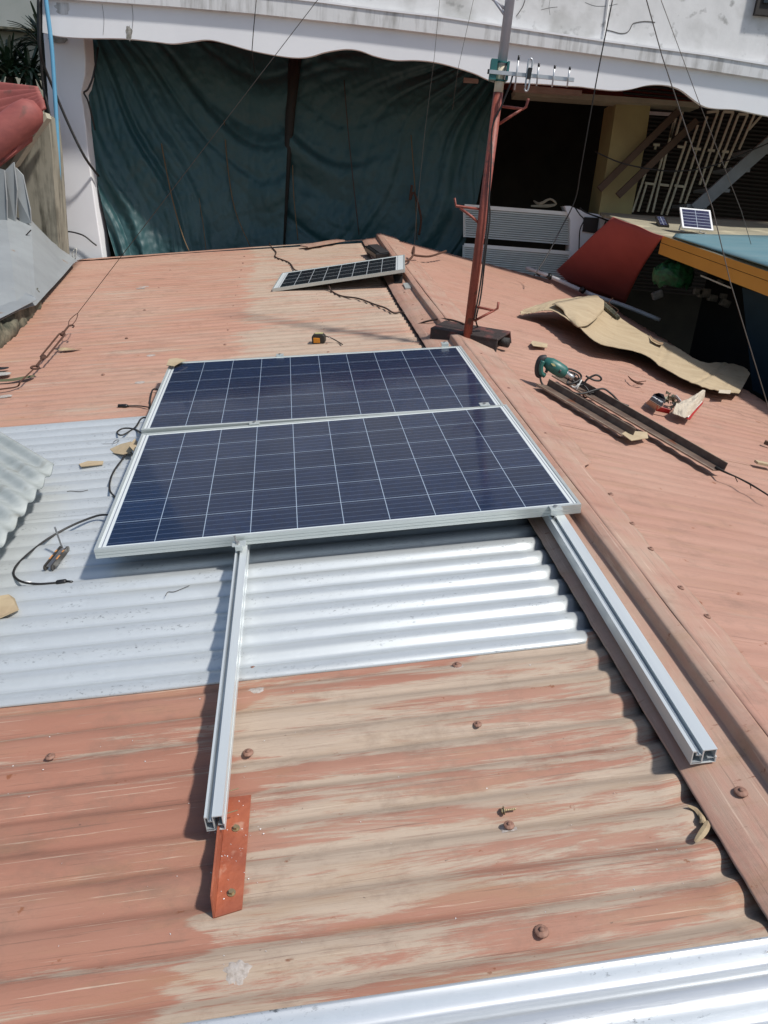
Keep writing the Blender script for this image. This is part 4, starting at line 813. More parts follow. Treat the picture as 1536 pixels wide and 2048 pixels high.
lt.matrix_local = MW[t.name].inverted() @ RIGHT @ Matrix(((ex.x, eyv.x, ezv.x, cc.x), (ex.y, eyv.y, ezv.y, cc.y), (ex.z, eyv.z, ezv.z, cc.z), (0, 0, 0, 1)))
cw_ = PR(1343, 803, .03)
b_ = MB(); random.seed(3)
for k in range(46):
    p = cw_ + V((random.uniform(-.075, .05), random.uniform(-.05, .06), random.uniform(-.02, .035))); s_ = random.uniform(.012, .026)
    b_.add([p + V((random.uniform(-1, 1), random.uniform(-1, 1), random.uniform(-1, 1))) * s_ for _ in range(4)], [(0, 1, 2), (1, 3, 2), (0, 2, 3)])
tag(b_.build('crumpled_wrapper', 'foil', None, RIGHT), 'crumpled olive wrapper between the torn box and the pale cardboard', 'wrapper')
t = thing('torn_cardboard', 'pale greyish torn cardboard with a red and white edge beside the crumpled wrapper', 'cardboard', RIGHT, PR(1375, 815, 0))
def tc_(u, v):
    a = V(PR(1350, 812, .05)).lerp(PR(1402, 783, .07), u); b = V(PR(1345, 826, .03)).lerp(PR(1376, 838, .035), min(1, u * 1.6)).lerp(PR(1409, 795, .035), max(0, u - .5) * 2)
    return a.lerp(b, v) + V((0, 0, .03 * math.sin(math.pi * v) + .014 * nz(u * 6, v * 4, 2)))
MB().grid(tc_, 12, 8).build('card_body', 'card_pale', t, RIGHT, False, solid=.004)
MB().prism([PR(x, y, .022) for x, y in ((1373, 838), (1385, 826), (1407, 803), (1410, 797), (1405, 808), (1388, 828), (1380, 840))], (0, 0, .004)).build('red_edge', 'box_red', t, RIGHT)
MB().prism([PR(x, y, .028) for x, y in ((1376, 836), (1388, 822), (1404, 804), (1399, 803), (1383, 822), (1373, 833))], (0, 0, .004)).build('white_edge', 'white_print', t, RIGHT)
MB().add([PR(1347, 792, .05), PR(1352, 790, .08), PR(1362, 802, .07), PR(1358, 806, .04)], [(0, 1, 2, 3)]).build('white_flap', 'white_print', t, RIGHT, solid=.003)
tag(MB().tube([PR(1256, 752, .01), PR(1264, 760, .015), PR(1276, 766, .012), PR(1287, 768, .008)], [.002, .006, .009, .003], 6, 3).tube([PR(1272, 764, .01), PR(1292, 762, .012)], .003, 5).build('dry_twig', 'wire_rust', None, RIGHT), 'small dark forked twig between the drill cord and the cardboard sheet', 'twig')

# gutter pipe along the right roof edge
gp = [WR(1052, 535, .06), WR(1100, 553, .05), WR(1180, 588, .03), WR(1250, 612, .02), WR(1320, 640, .0)]
t = thing('gutter_pipe', 'pale pipe with dark straps along the roof edge below the red sheet', 'pipe', WORLD, gp[2])
MB().tube(gp, .022, 12, 4).build('pipe', 'white_pipe', t, WORLD, True)
for x, y in ((1078, 545), (1099, 553), (1165, 580)):
    p = WR(x, y, .05); MB().cyl(p + V((-.02, -.004, .01)), p + V((.02, .004, -.012)), .032, 12).build('strap', 'black', t, WORLD, True)

# ------------------------------------------------------------------ white building with the long beam
bld = thing('white_building', 'large white weathered building behind, with a wavy-edged balcony beam and tall left pillar', 'building', WORLD, (0, 9.0, 0))
YB = 8.2
low = [(60, 60), (85, 65), (115, 72), (150, 75), (185, 76), (250, 77), (310, 83), (345, 87), (380, 83), (415, 79), (450, 86), (500, 100), (550, 110), (590, 115), (620, 113), (650, 104), (690, 98), (720, 101), (750, 112), (790, 120),
       (830, 120), (870, 124), (910, 134), (950, 147), (985, 162), (1030, 165), (1089, 168), (1125, 171), (1161, 173), (1197, 178), (1233, 181), (1262, 178), (1291, 171), (1317, 169), (1342, 172), (1364, 181), (1385, 197), (1407, 212), (1432, 217), (1472, 219), (1505, 226), (1536, 232), (1600, 244), (1700, 262), (1900, 300)]
led = [(60, -8), (85, -5), (190, 2), (345, 13), (508, 27), (750, 53), (1001, 83), (1260, 118), (1400, 138), (1536, 159), (1700, 186), (1900, 220)]
wal = [(60, -76), (85, -70), (345, -28), (632, 3), (760, 20), (882, 34), (1001, 52), (1212, 83), (1414, 110), (1536, 130), (1700, 156), (1900, 190)]
def interp(tab, x):
    for (x0, y0), (x1, y1) in zip(tab, tab[1:]):
        if x <= x1: return y0 + (y1 - y0) * (x - x0) / (x1 - x0)
    return tab[-1][1]
xs = [85 + (1900 - 85) * i / 200 for i in range(201)]
lows = catmull([V((x, y, 0)) for x, y in low], 5)
lowt = [(p.x, p.y) for p in lows]
def bandgrid(top, bot, Y, depth, rows=2):
    """a slab of wall between two edges drawn on the upright plane Y, depth metres thick"""
    b_ = MB(); n = len(xs)
    fr_ = [[PF(x, bot(x) + (top(x) - bot(x)) * j / rows, Y) for x in xs] for j in range(rows + 1)]
    vs = [p for row in fr_ for p in row]; bk = [p + V((0, depth, 0)) for row in fr_ for p in row]; m_ = len(vs)
    fs = [(j * n + i, j * n + i + 1, (j + 1) * n + i + 1, (j + 1) * n + i) for j in range(rows) for i in range(n - 1)]
    fs2 = [tuple(m_ + k for k in f[::-1]) for f in fs]
    sd = [(i + 1, i, m_ + i, m_ + i + 1) for i in range(n - 1)] + [(rows * n + i, rows * n + i + 1, m_ + rows * n + i + 1, m_ + rows * n + i) for i in range(n - 1)]
    sd += [(j * n, (j + 1) * n, m_ + (j + 1) * n, m_ + j * n) for j in range(rows)] + [((j + 1) * n - 1, m_ + (j + 1) * n - 1, m_ + (j + 2) * n - 1, (j + 2) * n - 1) for j in range(rows)]
    b_.add(vs + bk, fs + fs2 + sd); return b_
bandgrid(lambda x: interp(led, x), lambda x: interp(lowt, x), YB, .05).build('balcony_beam', 'beam', bld, WORLD)
bandgrid(lambda x: interp(wal, x), lambda x: interp(led, x), YB - .045, .30).build('ledge', 'ledge', bld, WORLD)
bandgrid(lambda x: interp(wal, x) - 3, lambda x: interp(wal, x) + 1, YB - .055, .05, 1).build('ledge_highlight', 'beam', bld, WORLD)  # whiter strip puts the bright highlight along the ledge top into colour
bandgrid(lambda x: -560.0 + .1 * x, lambda x: interp(wal, x), YB + .02, .25).build('upper_wall', 'upper', bld, WORLD)
# cracks in the render, recessed look by thin dark seams
def crack(pts, Y, r): return MB().tube([PF(x, y, Y) for x, y in pts], r, 4, 4).build('crack', 'crack', bld, WORLD)
Yw = YB + .021
crack([(1213, 60), (1225, 63), (1240, 67), (1252, 66), (1259, 60), (1264, 50), (1270, 46), (1290, 43), (1310, 45)], Yw, .005)
crack([(1050, 0), (1046, 12), (1040, 22), (1033, 32)], Yw, .005)
crack([(1082, 20), (1098, 16), (1115, 14)], Yw, .0025); crack([(1100, 0), (1098, 14), (1100, 30)], Yw, .002)
crack([(1170, 5), (1190, 12), (1215, 12), (1235, 8)], Yw, .0025)
crack([(264, 10), (266, 40), (262, 75)], YB - .001, .002); crack([(204, 8), (208, 40), (206, 70)], YB - .001, .0016)
b_ = MB(); b_.tube([PF(1217, -6, Yw), PF(1206, 80, Yw)], .014, 6); b_.build('plaster_seam', 'upper', bld, WORLD)
def patch(x, y, rx, ry, Y, mt, seed):
    b_ = MB(); c = PF(x, y, Y)
    b_.grid(lambda u, v: c + V((math.cos(u * PI2) * rx, 0, math.sin(u * PI2) * ry)) * (v * (1 + .5 * nz(math.cos(u * PI2) * 2, math.sin(u * PI2) * 2, seed))) + V((0, -.004 * (1 - v) - .001, 0)), 22, 3); b_.build('stain_patch', mt, bld, WORLD)
patch(125, 17, .07, .05, YB, 'ledge', 1); patch(258, 66, .03, .06, YB, 'smudge', 2); patch(116, 79, .10, .035, YB + .33, 'smudge', 5)
# left pillar
Yc = 8.55
pil = [(86, 66), (90, 120), (97, 220), (106, 320), (116, 420), (126, 525), (128, 560), (210, 560), (206, 515), (196, 450), (186, 380), (178, 320), (172, 260), (167, 215), (162, 186), (166, 168), (170, 150), (171, 122), (169, 92), (167, 66)]
t_ = MB().prism([PF(x, y, Yc) for x, y in pil[::-1]], (0, .24, 0)); t_.build('pillar', 'beam', bld, WORLD, bevel=.01)
pb = MB(); q = PF(176, 600, Yc); pb.box((q.x - .03, Yc + .12, 1.9), (.46, .22, 4.0)); pb.build('pillar_base', 'facade', bld, WORLD)
# soffit behind the beam, rear walls of the open ground floor
sz = CAM.z + 2.02
MB().box((3.7, 10.6, sz + .06), (15.2, 4.2, .12)).build('soffit', 'soffit', bld, WORLD)
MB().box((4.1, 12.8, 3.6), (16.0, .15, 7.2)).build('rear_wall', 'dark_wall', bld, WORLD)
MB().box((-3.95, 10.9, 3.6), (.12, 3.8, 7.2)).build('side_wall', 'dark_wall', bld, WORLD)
# window at the top right corner
t_ = MB(); c = PF(1548, 5, YB + .0); t_.box((c.x + .1, YB + .0, c.z + .2), (.52, .06, .62)); t_.build('window_frame', 'vent', bld, WORLD)
t_ = MB(); t_.box((c.x + .1, YB - .035, c.z + .22), (.42, .02, .48)); t_.build('window_pane', 'glass_dark', bld, WORLD)
# mustard column, beams
def slab(name, pxs, Y, dep, mt, parent=bld): return MB().prism([PF(x, y, Y) for x, y in pxs], (0, dep, 0)).build(name, mt, parent, WORLD)
slab('mustard_column', [(1233, 203), (1302, 206), (1290, 290), (1272, 380), (1255, 470), (1190, 470), (1205, 380), (1220, 290)], 9.3, .55, 'yellow_wall')
slab('ceiling_beam', [(1030, 178), (1233, 192), (1400, 205), (1398, 216), (1300, 207), (1230, 204), (1030, 190)], 9.15, .30, 'tan_beam')
slab('ceiling_batten', [(1028, 168), (1164, 181), (1164, 189), (1028, 181)], 9.0, .1, 'pink_beam')
slab('ceiling_batten', [(928, 155), (957, 158), (957, 164), (928, 162)], 8.9, .1, 'pink_beam')
# wire-hung bits on the pillar
tag(MB().tube([PF(96, 483, Yc - .03), PF(120, 470, Yc - .06), PF(134, 463, Yc - .06), PF(165, 470, Yc - .06), PF(185, 485, Yc - .06), PF(193, 491, Yc - .06)], .008, 7, 5).build('loose_cable', 'black_cord', None, WORLD, True), 'short black cable end arching out in front of the white pillar foot', 'cable')
tag(MB().tube([PF(148, 500, Yc - .03), PF(145, 508, Yc - .03), PF(150, 518, Yc - .03), PF(153, 498, Yc - .03), PF(148, 500, Yc - .03)], .006, 6, 4).build('rope_knot', 'rope_white', None, WORLD, True), 'white rope knot at the foot of the pillar above the roof edge', 'rope')
tag(MB().tube([PF(x, y, 8.12) for x, y in ((91, -20), (92, 0), (103, 90), (108, 160), (114, 260), (119, 380), (121, 440), (124, 505), (125, 530))], .020, 10, 3).build('water_pipe', 'pipe_blue', None, WORLD, True), 'slim blue water pipe running down the left edge of the white pillar', 'pipe')
line('black_cable', 'thick black cable slanting across the pillar from its top left to the tarpaulin edge', [PF(79, -10, 8.15), PF(80, 90, 8.15), PF(86, 125, 8.2), PF(110, 185, 8.3), PF(140, 255, 8.35), (PF(170, 315, 8.4)), PF(197, 352, 8.6)], .013, 'black_cord', 4, 'cable')
line('black_cable', 'black cable hugging the far left side of the white pillar', [PF(76, -10, 8.2), PF(77, 80, 8.2), PF(81, 110, 8.25), PF(86, 170, 8.3), PF(94, 205, 8.3), PF(102, 243, 8.3)], .012, 'black_cord', 4, 'cable')
line('tie_rope', 'black rope tying the tarpaulin corner to the pillar bracket', [PF(196, 95, 8.62), PF(187, 150, 8.50), PF(176, 178, 8.48), PF(168, 186, 8.50), PF(177, 205, 8.5), PF(190, 260, 8.6)], .010, 'black_cord', 4, 'rope')

# tarpaulins
def edge(tab, y):
    for (x0, y0), (x1, y1) in zip(tab, tab[1:]):
        if y <= y1: return x0 + (x1 - x0) * (y - y0) / (y1 - y0)
    return tab[-1][0]
def tarp(label, L_, R_, yt, yb, Yfun, phase, amp, n1, n2):
    def fn(u, v):
        y = yt(u) + (yb(u) - yt(u)) * v
        x = edge(L_, y) + (edge(R_, y) - edge(L_, y)) * u
        return PF(x, y, Yfun(u, v) + amp(u, v) * phase(u, v))
    return tag(MB().grid(fn, n1, n2).build('tarpaulin', 'tarp', None, WORLD, True, solid=.003), label, 'tarpaulin', 'dark green tarpaulins hung below the beam')
def fold(x, seed):
    """irregular soft pleats along one phase"""
    return nz(x, seed) * 1.5 + .35 * max(0, nz(x * 2.1, seed + 4)) ** 2 * 4 - .2
def ph1(u, v):
    a = math.atan2(v + .32, u * 1.35 + .12) + .16 * nz(u * 1.6, v * 1.6) + .22 * u * u; w_ = nz(u * 1.2, v * 1.2, 7)
    return fold(a * 9.5 + .7 * w_, 3 + .9 * u + .6 * v) + .16 * nz(u * 14, v * 14, 3) + .10 * nz(u * 34, v * 34, 5) - .40 * abs(nz(a * 16, (u + v) * 2, 6)) - .16 * abs(nz(u * 24, v * 14, 8))
def ph2(u, v):
    a = math.atan2(v + .34, (1.05 - u) * 1.25 + .10) + .16 * nz(u * 2 + 5, v * 2); tight = math.exp(-((v - .45) ** 2) * 30 - u * u * 60) + math.exp(-((v - .97) ** 2) * 80 - u * u * 60)
    sw = fold(v * 6.5 + 3.0 * (u - .4) ** 2 + .8 * nz(u * 2, v * 2, 9), 8 + 1.2 * u); k = min(1, max(0, u * 1.9 - .25))
    return fold(a * 10 + .6 * nz(u * 1.5, v * 1.5, 2), 12 + .9 * v) * k + sw * (1 - k) + .16 * nz(u * 13, v * 13, 6) + .10 * nz(u * 33, v * 33, 5) - .40 * abs(nz(a * 16, (u - v) * 2, 6)) - .16 * abs(nz(u * 24, v * 14, 8)) - 1.2 * tight
tarp('dark green tarpaulin between the white pillar and the dark centre pole, sunlit at lower left',
     [(172, 60), (176, 160), (180, 260), (197, 380), (218, 470), (236, 530)], [(588, 60), (580, 200), (572, 350), (565, 520)],
     lambda u: 66 + 30 * u, lambda u: 530 - 10 * u, lambda u, v: 8.84 + .62 * min(1, u * 1.25) - .18 * v - .14 * v * (1 - u), ph1, lambda u, v: .042 + .03 * v, 240, 170)
tarp('dark green tarpaulin on the right, from the centre pole to behind the red mast',
     [(592, 60), (584, 200), (575, 350), (567, 520)], [(1000, 60), (985, 250), (955, 400), (918, 530)],
     lambda u: 80 + 50 * u, lambda u: 520 + 15 * u, lambda u, v: 9.50 + .10 * u - .05 * v, ph2, lambda u, v: .052, 240, 170)
tag(MB().tube([PF(592, 95, 9.42), PF(581, 220, 9.40), PF(573, 350, 9.38), PF(563, 500, 9.36)], [.075, .055, .040, .040], 8).build('tarpaulin_pole', 'pole_dark', None, WORLD, True), 'dark upright pole between the two tarpaulins', 'pole')
tag(MB().beam(PF(558, 345, 9.34), PF(554, 402, 9.34), .05, .02, (0, 1, 0)).build('paper_strip', 'stair', None, WORLD), 'narrow grey strip hanging beside the centre pole', 'strip')
def rope(label, pxs, Y, mt='string', r=.006): return tag(MB().tube([PF(x, y, yy) for (x, y), yy in zip(pxs, Y if isinstance(Y, list) else [Y] * len(pxs))], r, 5, 4).build('tarpaulin_string', mt, None, WORLD, True), label, 'string', 'strings hanging over the tarpaulins')
rope('light brown string curving over the sunlit part of the left tarpaulin', [(312, 215), (325, 300), (345, 400), (365, 470), (378, 502)], [9.1, 8.95, 8.85, 8.75, 8.7], r=.007)
rope('brown string hanging on the left tarpaulin near its middle', [(448, 240), (455, 330), (470, 420), (500, 492)], [9.28, 9.2, 9.2, 9.15])
rope('faint thin string between the two brown strings of the left tarpaulin', [(380, 260), (392, 360), (405, 440), (412, 500)], [9.2, 9.1, 9.0, 8.9], r=.004)
rope('string close to the right side of the centre pole', [(585, 330), (588, 400), (596, 480)], 9.3)
rope('string hanging over the middle of the right tarpaulin', [(688, 160), (695, 250), (705, 350), (718, 470)], 9.38, 'brown_cord')
rope('string hanging right of the middle of the right tarpaulin', [(822, 270), (830, 380), (834, 480)], 9.4)
tag(MB().tube([PF(824, 370, 9.36), PF(820, 400, 9.36), PF(828, 385, 9.36), PF(842, 435, 9.36), PF(838, 470, 9.36)], .014, 6, 4).build('rag_strip', 'wire_rust', None, WORLD, True), 'reddish rag strip dangling in front of the right tarpaulin', 'rag')

# grille, planks, stairs, slatted screen in the open right part
t = thing('window_grille', 'tall cream-painted metal grille of paired upright bars under the wavy beam', 'grille', WORLD, PF(1350, 430, 9.75))
def c8(x, y): return (1180 + x * .2318, 190 + y * .2318)
bars = [((235, 1015), (275, 860)), ((290, 1010), (338, 830)), ((365, 1010), (500, 610)), ((415, 1005), (490, 760)), ((490, 1010), (640, 480)), ((540, 1012), (720, 240)), ((615, 1032), (830, 400)), ((660, 1035), (930, 260)),
        ((775, 930), (1010, 185)), ((820, 935), (1105, 140)), ((945, 775), (1150, 150)), ((990, 790), (1235, 150)), ((1110, 620), (1280, 170)), ((1160, 630), (1360, 170)), ((1285, 470), (1420, 165)), ((1370, 300), (1490, 165)), ((345, 1005), (440, 560)), ((570, 420), (560, 470)), ((740, 350), (800, 140)), ((690, 370), (740, 200))]
b_ = MB()
for (x0, y0), (x1, y1) in bars: b_.beam(PF(*c8(x0, y0), 9.75), PF(*c8(x1, y1), 9.75), .022, .022, (0, 1, 0))
b_.build('upright_bars', 'grille', t, WORLD)
b_ = MB()
for (x0, y0), (x1, y1) in (((475, 760), (550, 770)), ((600, 772), (680, 782)), ((730, 780), (808, 792)), ((755, 445), (818, 452)), ((890, 462), (955, 468)), ((1018, 475), (1075, 482)), ((1140, 487), (1195, 492)), ((545, 430), (600, 432)), ((280, 710), (355, 715)), ((1010, 150), (1110, 140)), ((1150, 145), (1240, 148)), ((1280, 165), (1365, 168))):
    b_.beam(PF(*c8(x0, y0), 9.74), PF(*c8(x1, y1), 9.74), .026, .02, (0, 1, 0))
b_.build('cross_bars', 'grille', t, WORLD)
def tg(mb, name, label, cat, mt, grp=None): return tag(mb.build(name, mt, None, WORLD), label, cat, grp)
tg(MB().beam(PF(*c8(80, 815), 9.2), PF(*c8(760, 140), 9.2), .07, .05, (0, 1, 0)), 'timber_plank', 'brown plank slanting up across the mustard column, upper of two', 'plank', 'timber', 'slanting planks before the grille')
tg(MB().beam(PF(*c8(240, 870), 9.15), PF(*c8(920, 220), 9.15), .07, .05, (0, 1, 0)), 'timber_plank', 'brown plank slanting up in front of the cream grille, lower of two', 'plank', 'timber', 'slanting planks before the grille')
t = thing('staircase', 'grey stair stringer with a few treads rising to the right behind the neighbour roof', 'stairs', WORLD, PF(1400, 420, 9.1))
MB().beam(PF(*c8(900, 990), 9.05), PF(*c8(1640, 330), 9.05), .13, .05, (0, 1, 0)).build('stringer', 'stair', t, WORLD)
for x, y in ((770, 960), (960, 825), (1130, 655), (1300, 500)):
    MB().beam(PF(*c8(x, y), 9.3), PF(*c8(x + 170, y + 10), 9.3), .035, .5, (0, 1, 0)).build('tread', 'stair', t, WORLD)
b_ = MB()
for k in range(52):
    z = CAM.z + 2.0 - k * .05
    b_.box((4.75, 11.4, z), (4.2, .02, .026), Matrix.Rotation(R(28), 3, 'X'))
tg(b_, 'slatted_screen', 'dark slatted screen behind the cream grille and stairs', 'screen', 'vent')
tag(MB().beam(PF(1295, 226, 9.9), PF(1345, 229, 9.9), .035, .02, (0, 1, 0)).build('light_strip', 'white_print', None, WORLD), 'thin white strip high up behind the grille', 'strip')
line('sagging_cable', 'thin dark cable sagging across the mustard column and the grille', [PF(1190, 303, 9.1), PF(1240, 325, 9.0), PF(1300, 338, 8.95), (PF(1360, 342, 8.9)), PF(1430, 330, 8.9), PF(1540, 285, 8.8)], .007, 'black_cord', 4, 'cable')

# louvre screens behind the roof edge, white wall stub with vent
def louvre(label, tl, tr, bl, br, Y, n):
    t = thing('louvre_screen', label, 'louvre', WORLD, PF(*bl, Y), group='pale louvre screens behind the roof edge')
    b_ = MB()
    for k in range(n):
        f = (k + .5) / n
        p = PF(tl[0] + (bl[0] - tl[0]) * f, tl[1] + (bl[1] - tl[1]) * f, Y); q = PF(tr[0] + (br[0] - tr[0]) * f, tr[1] + (br[1] - tr[1]) * f, Y)
        hh = (PF(*tl, Y).z - PF(*bl, Y).z) / n
        vs = [p + V((0, 0, hh * .40)), q + V((0, 0, hh * .40)), q + V((0, -.03, -hh * .38)), p + V((0, -.03, -hh * .38))]
        b_.add(vs + [v_ + V((0, .006, 0)) for v_ in vs], [(0, 3, 2, 1), (4, 5, 6, 7), (0, 1, 5, 4), (1, 2, 6, 5), (2, 3, 7, 6), (3, 0, 4, 7)])
    b_.build('slats', 'louvre', t, WORLD)
    b_ = MB()
    for a_, c_ in ((tl, bl), (tr, br)): b_.beam(PF(*a_, Y + .02), PF(*c_, Y + .02), .03, .04, (0, 1, 0))
    b_.beam(PF(*tl, Y), PF(*tr, Y), .04, .06, (0, 1, 0)); b_.build('louvre_frame', 'louvre', t, WORLD)
    MB().prism([PF(*p_, Y + .06) for p_ in (tl, tr, br, bl)], (0, .02, 0)).build('gap_shade_backing', 'stair', t, WORLD)  # grey sheet supplies the shade lines seen between the slats
louvre('upper pale louvre screen just right of the red mast', (929, 412), (1141, 428), (929, 474), (1139, 490), 9.35, 14)
louvre('lower pale louvre screen half hidden by the roof edge', (928, 490), (1139, 506), (926, 560), (1136, 580), 9.30, 17)
t = thing('wall_stub', 'short white wall piece with curved top and a dark vent beside the louvres', 'wall', WORLD, PF(1170, 540, 9.3))
MB().prism([PF(x, y, 9.28) for x, y in ((1129, 412), (1140, 412), (1170, 424), (1225, 434), (1232, 445), (1200, 480), (1172, 500), (1155, 520), (1138, 545), (1133, 560), (1139, 500), (1141, 440))], (0, .25, 0)).build('wall_body', 'beam', t, WORLD)
MB().prism([PF(x, y, 9.26) for x, y in ((1169, 434), (1198, 436), (1194, 467), (1165, 463))], (0, .03, 0)).build('vent', 'vent', t, WORLD)
b_ = MB()
b_.tube([PF(1150, 415, 9.2), PF(1160, 430, 9.2), PF(1168, 440, 9.2), PF(1160, 460, 9.2), PF(1158, 500, 9.2)], .007, 6, 4); b_.tube([PF(1160, 415, 9.2), PF(1172, 425, 9.2), PF(1230, 450, 9.2), PF(1200, 475, 9.15), PF(1213, 440, 9.15)], .009, 6, 4)
tag(b_.build('cable_bundle', 'black_cord', None, WORLD, True), 'dark cables looping around the vent on the white wall piece', 'cable')
tag(MB().tube([PF(1068, 402, 9.5), PF(1080, 408, 9.4), PF(1100, 398, 9.4), PF(1112, 408, 9.4), PF(1095, 412, 9.4), PF(1062, 412, 9.4)], [.010, .02, .012, .012, .02, .010], 6, 3).build('cloth_bundle', 'tan_beam', None, WORLD), 'grey bundle lying on top of the upper louvre screen', 'bundle')

# ------------------------------------------------------------------ neighbour's shed on the right
ne0, ne1 = PF(1226, 434, 8.35), PF(1323, 472, 7.5)
e1 = PF(1323, 472, 7.5); e2 = PF(1536, 545, 5.9); dd = (e2 - e1); e3 = e1 + dd * 2.2
f0, f1 = PF(1200, 426, 9.2), PF(1536, 440, 9.25); f3 = f1 + V((2.5, 0, .1))
shed = thing('neighbour_shed', 'open-fronted shed on the right with dusty beige roof and an orange-yellow fascia', 'shed', WORLD, V((5, 8, 0)))
MB().grid(lambda u, v: ((ne0.lerp(e1, min(1, u * 4)) if u < .25 else e1.lerp(e3, (u - .25) / .75)).lerp(f0.lerp(f3, u), v) + V((0, 0, .02 * nz(u * 8, v * 6)))), 48, 10).build('shed_roof', 'beige_roof', shed, WORLD, True, solid=.03)
fh = PF(1323, 472, 7.5).z - PF(1313, 507, 7.5).z
b_ = MB(); b_.prism([e1 + V((0, -.02, .004)), e3 + V((0, -.02, .004)), e3 + V((0, -.02, -fh * .36)), e1 + V((0, -.02, -fh * .36))], (.02, .05, 0)); b_.build('fascia_board', 'fascia', shed, WORLD)
b_ = MB(); b_.prism([e1 + V((0, -.012, -fh * .385)), e3 + V((0, -.012, -fh * .385)), e3 + V((0, -.012, -fh)), e1 + V((0, -.012, -fh))], (.02, .05, 0)); b_.build('fascia_board', 'fascia', shed, WORLD)
b_ = MB(); b_.prism([e1 + V((0.01, .0, -.01)), e3 + V((.01, .0, -.01)), e3 + V((.01, .0, -fh * .9)), e1 + V((.01, .0, -fh * .9))], (.02, .03, 0)); b_.build('fascia_backing', 'tar', shed, WORLD)
# shop interior: back wall, side, floor
dn = dd.normalized(); inn = V((-dn.y, dn.x, 0)).normalized(); inn = inn if inn.y > 0 else -inn
bw0, bw1 = e1 + inn * 1.3 + V((0, 0, -.02)) - dn * 1.2, e3 + inn * 1.3
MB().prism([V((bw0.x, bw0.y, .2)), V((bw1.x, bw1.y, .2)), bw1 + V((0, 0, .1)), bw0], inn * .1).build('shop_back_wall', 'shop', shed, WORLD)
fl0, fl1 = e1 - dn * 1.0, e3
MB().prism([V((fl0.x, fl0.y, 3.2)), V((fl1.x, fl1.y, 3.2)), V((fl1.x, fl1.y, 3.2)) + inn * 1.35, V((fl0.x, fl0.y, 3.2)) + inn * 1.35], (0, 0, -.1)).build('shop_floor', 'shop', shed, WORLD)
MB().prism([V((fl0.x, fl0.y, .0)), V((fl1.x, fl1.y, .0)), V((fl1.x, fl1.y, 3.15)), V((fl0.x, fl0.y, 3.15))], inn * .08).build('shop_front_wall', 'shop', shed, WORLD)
for f_ in (1.9,):
    p = e1.lerp(e2, f_) + inn * .05; MB().beam(V((p.x, p.y, 0)), V((p.x, p.y, p.z - fh)), .07, .07, (0, 1, 0)).build('post', 'tar', shed, WORLD)
p, q = PF(1490, 590, 6.9), PF(1600, 640, 6.4)
MB().prism([PF(1484, 575, 6.95), PF(1600, 612, 6.3), PF(1620, 840, 6.3), PF(1505, 780, 6.95)], (0.1, .05, 0)).build('blue_board', 'blue_dark', shed, WORLD)
ua, ub, la = PF(1349, 476, 7.52), PF(1536, 480, 7.6), PF(1345, 482, 7.36)
MB().grid(lambda u, v: la.lerp(e3 + V((0, .05, .03)), u).lerp(ua.lerp(ub, u * 2.4), v) + V((0, 0, .04)), 24, 6).build('blue_roof_sheet', 'blue_sheet', shed, WORLD, True, solid=.01)
# red sheet closing the gap
rs = {(0, 0): PF(1099, 553, WR(1099, 553, .0).y + .15), (1, 0): PF(1248, 606, WR(1248, 606, .0).y + .15), (0, 1): ne0 + V((0, -.02, .0)), (1, 1): e1 + V((-.01, -.03, .0))}
def redf(u, v):
    p = rs[(0, 0)].lerp(rs[(1, 0)], u).lerp(rs[(0, 1)].lerp(rs[(1, 1)], u), v)
    return p + V((0, -.05 * max(0, u - .42) * 2 + .10 * math.sin(math.pi * v) * u * u, .015 * nz(u * 3, v * 2)))
tag(MB().grid(redf, 24, 16).build('red_sheet', 'red_sheet', None, WORLD, True, solid=.006), 'dull red sheet slanting from the roof edge up to the beige shed roof corner', 'sheet')
# mini solar panels on the shed roof
def mini(label, bl, br, tl, tr, Yb, Yt, mt_frame, leg):
    o, X_, T_ = PF(*bl, Yb), PF(*br, Yb), PF(*tl, Yt)
    ex = (X_ - o); wd = ex.length; ex.normalize(); ey = T_ - o; ey -= ex * ey.dot(ex); hh = ey.length; ey.normalize(); ez = ex.cross(ey)
    fr_ = Matrix(((ex.x, ey.x, ez.x, o.x), (ex.y, ey.y, ez.y, o.y), (ex.z, ey.z, ez.z, o.z), (0, 0, 0, 1)))
    t = thing('solar_panel', label, 'solar panel', fr_)
    b_ = MB(); e_ = .016
    for (x0, x1, y0, y1) in ((0, wd, 0, e_), (0, wd, hh - e_, hh), (0, e_, e_, hh - e_), (wd - e_, wd, e_, hh - e_)): b_.box(((x0 + x1) / 2, (y0 + y1) / 2, -.008), (x1 - x0, y1 - y0, .018))
    b_.build('frame', mt_frame, t, local=True)
    nm = 'cells_mini_%d' % len(M); M[nm] = cells(nm, (wd - 2 * e_) / 2, (hh - 2 * e_) / 6, e_, e_, 2, 6, (0.005, 0.007, 0.045), (0.35, 0.4, 0.48), (0.006, 0.01, 0.05), 1, 'x', (0.6, 0.6, 0.65), lw=.004, bw=.0005, edge=False, rough=.25, coat=.25)
    b_ = MB(); b_.box((wd / 2, hh / 2, -.004), (wd - 2 * e_ + .004, hh - 2 * e_ + .004, .006)); b_.build('cell_sheet', nm, t, local=True)
    for s in ((.15, .85) if leg else (.2,)):
        b_ = MB(); b_.tube([V((wd * s, hh * .75, -.02)), V((wd * s, hh * .55, -.16)), V((wd * s + .02, hh * .25, -.10))], .007, 6); b_.build('leg', mt_frame, t, local=True)
mini('mini solar panel with a white frame propped on the beige shed roof', (1365, 455), (1427, 461), (1383, 417), (1446, 423), 7.7, 7.9, 'white_print', True)
mini('tiny dark-framed solar panel on the beige shed roof, left of the white-framed one', (1319, 451), (1339, 452), (1303, 431), (1322, 433), 8.1, 8.3, 'black', False)
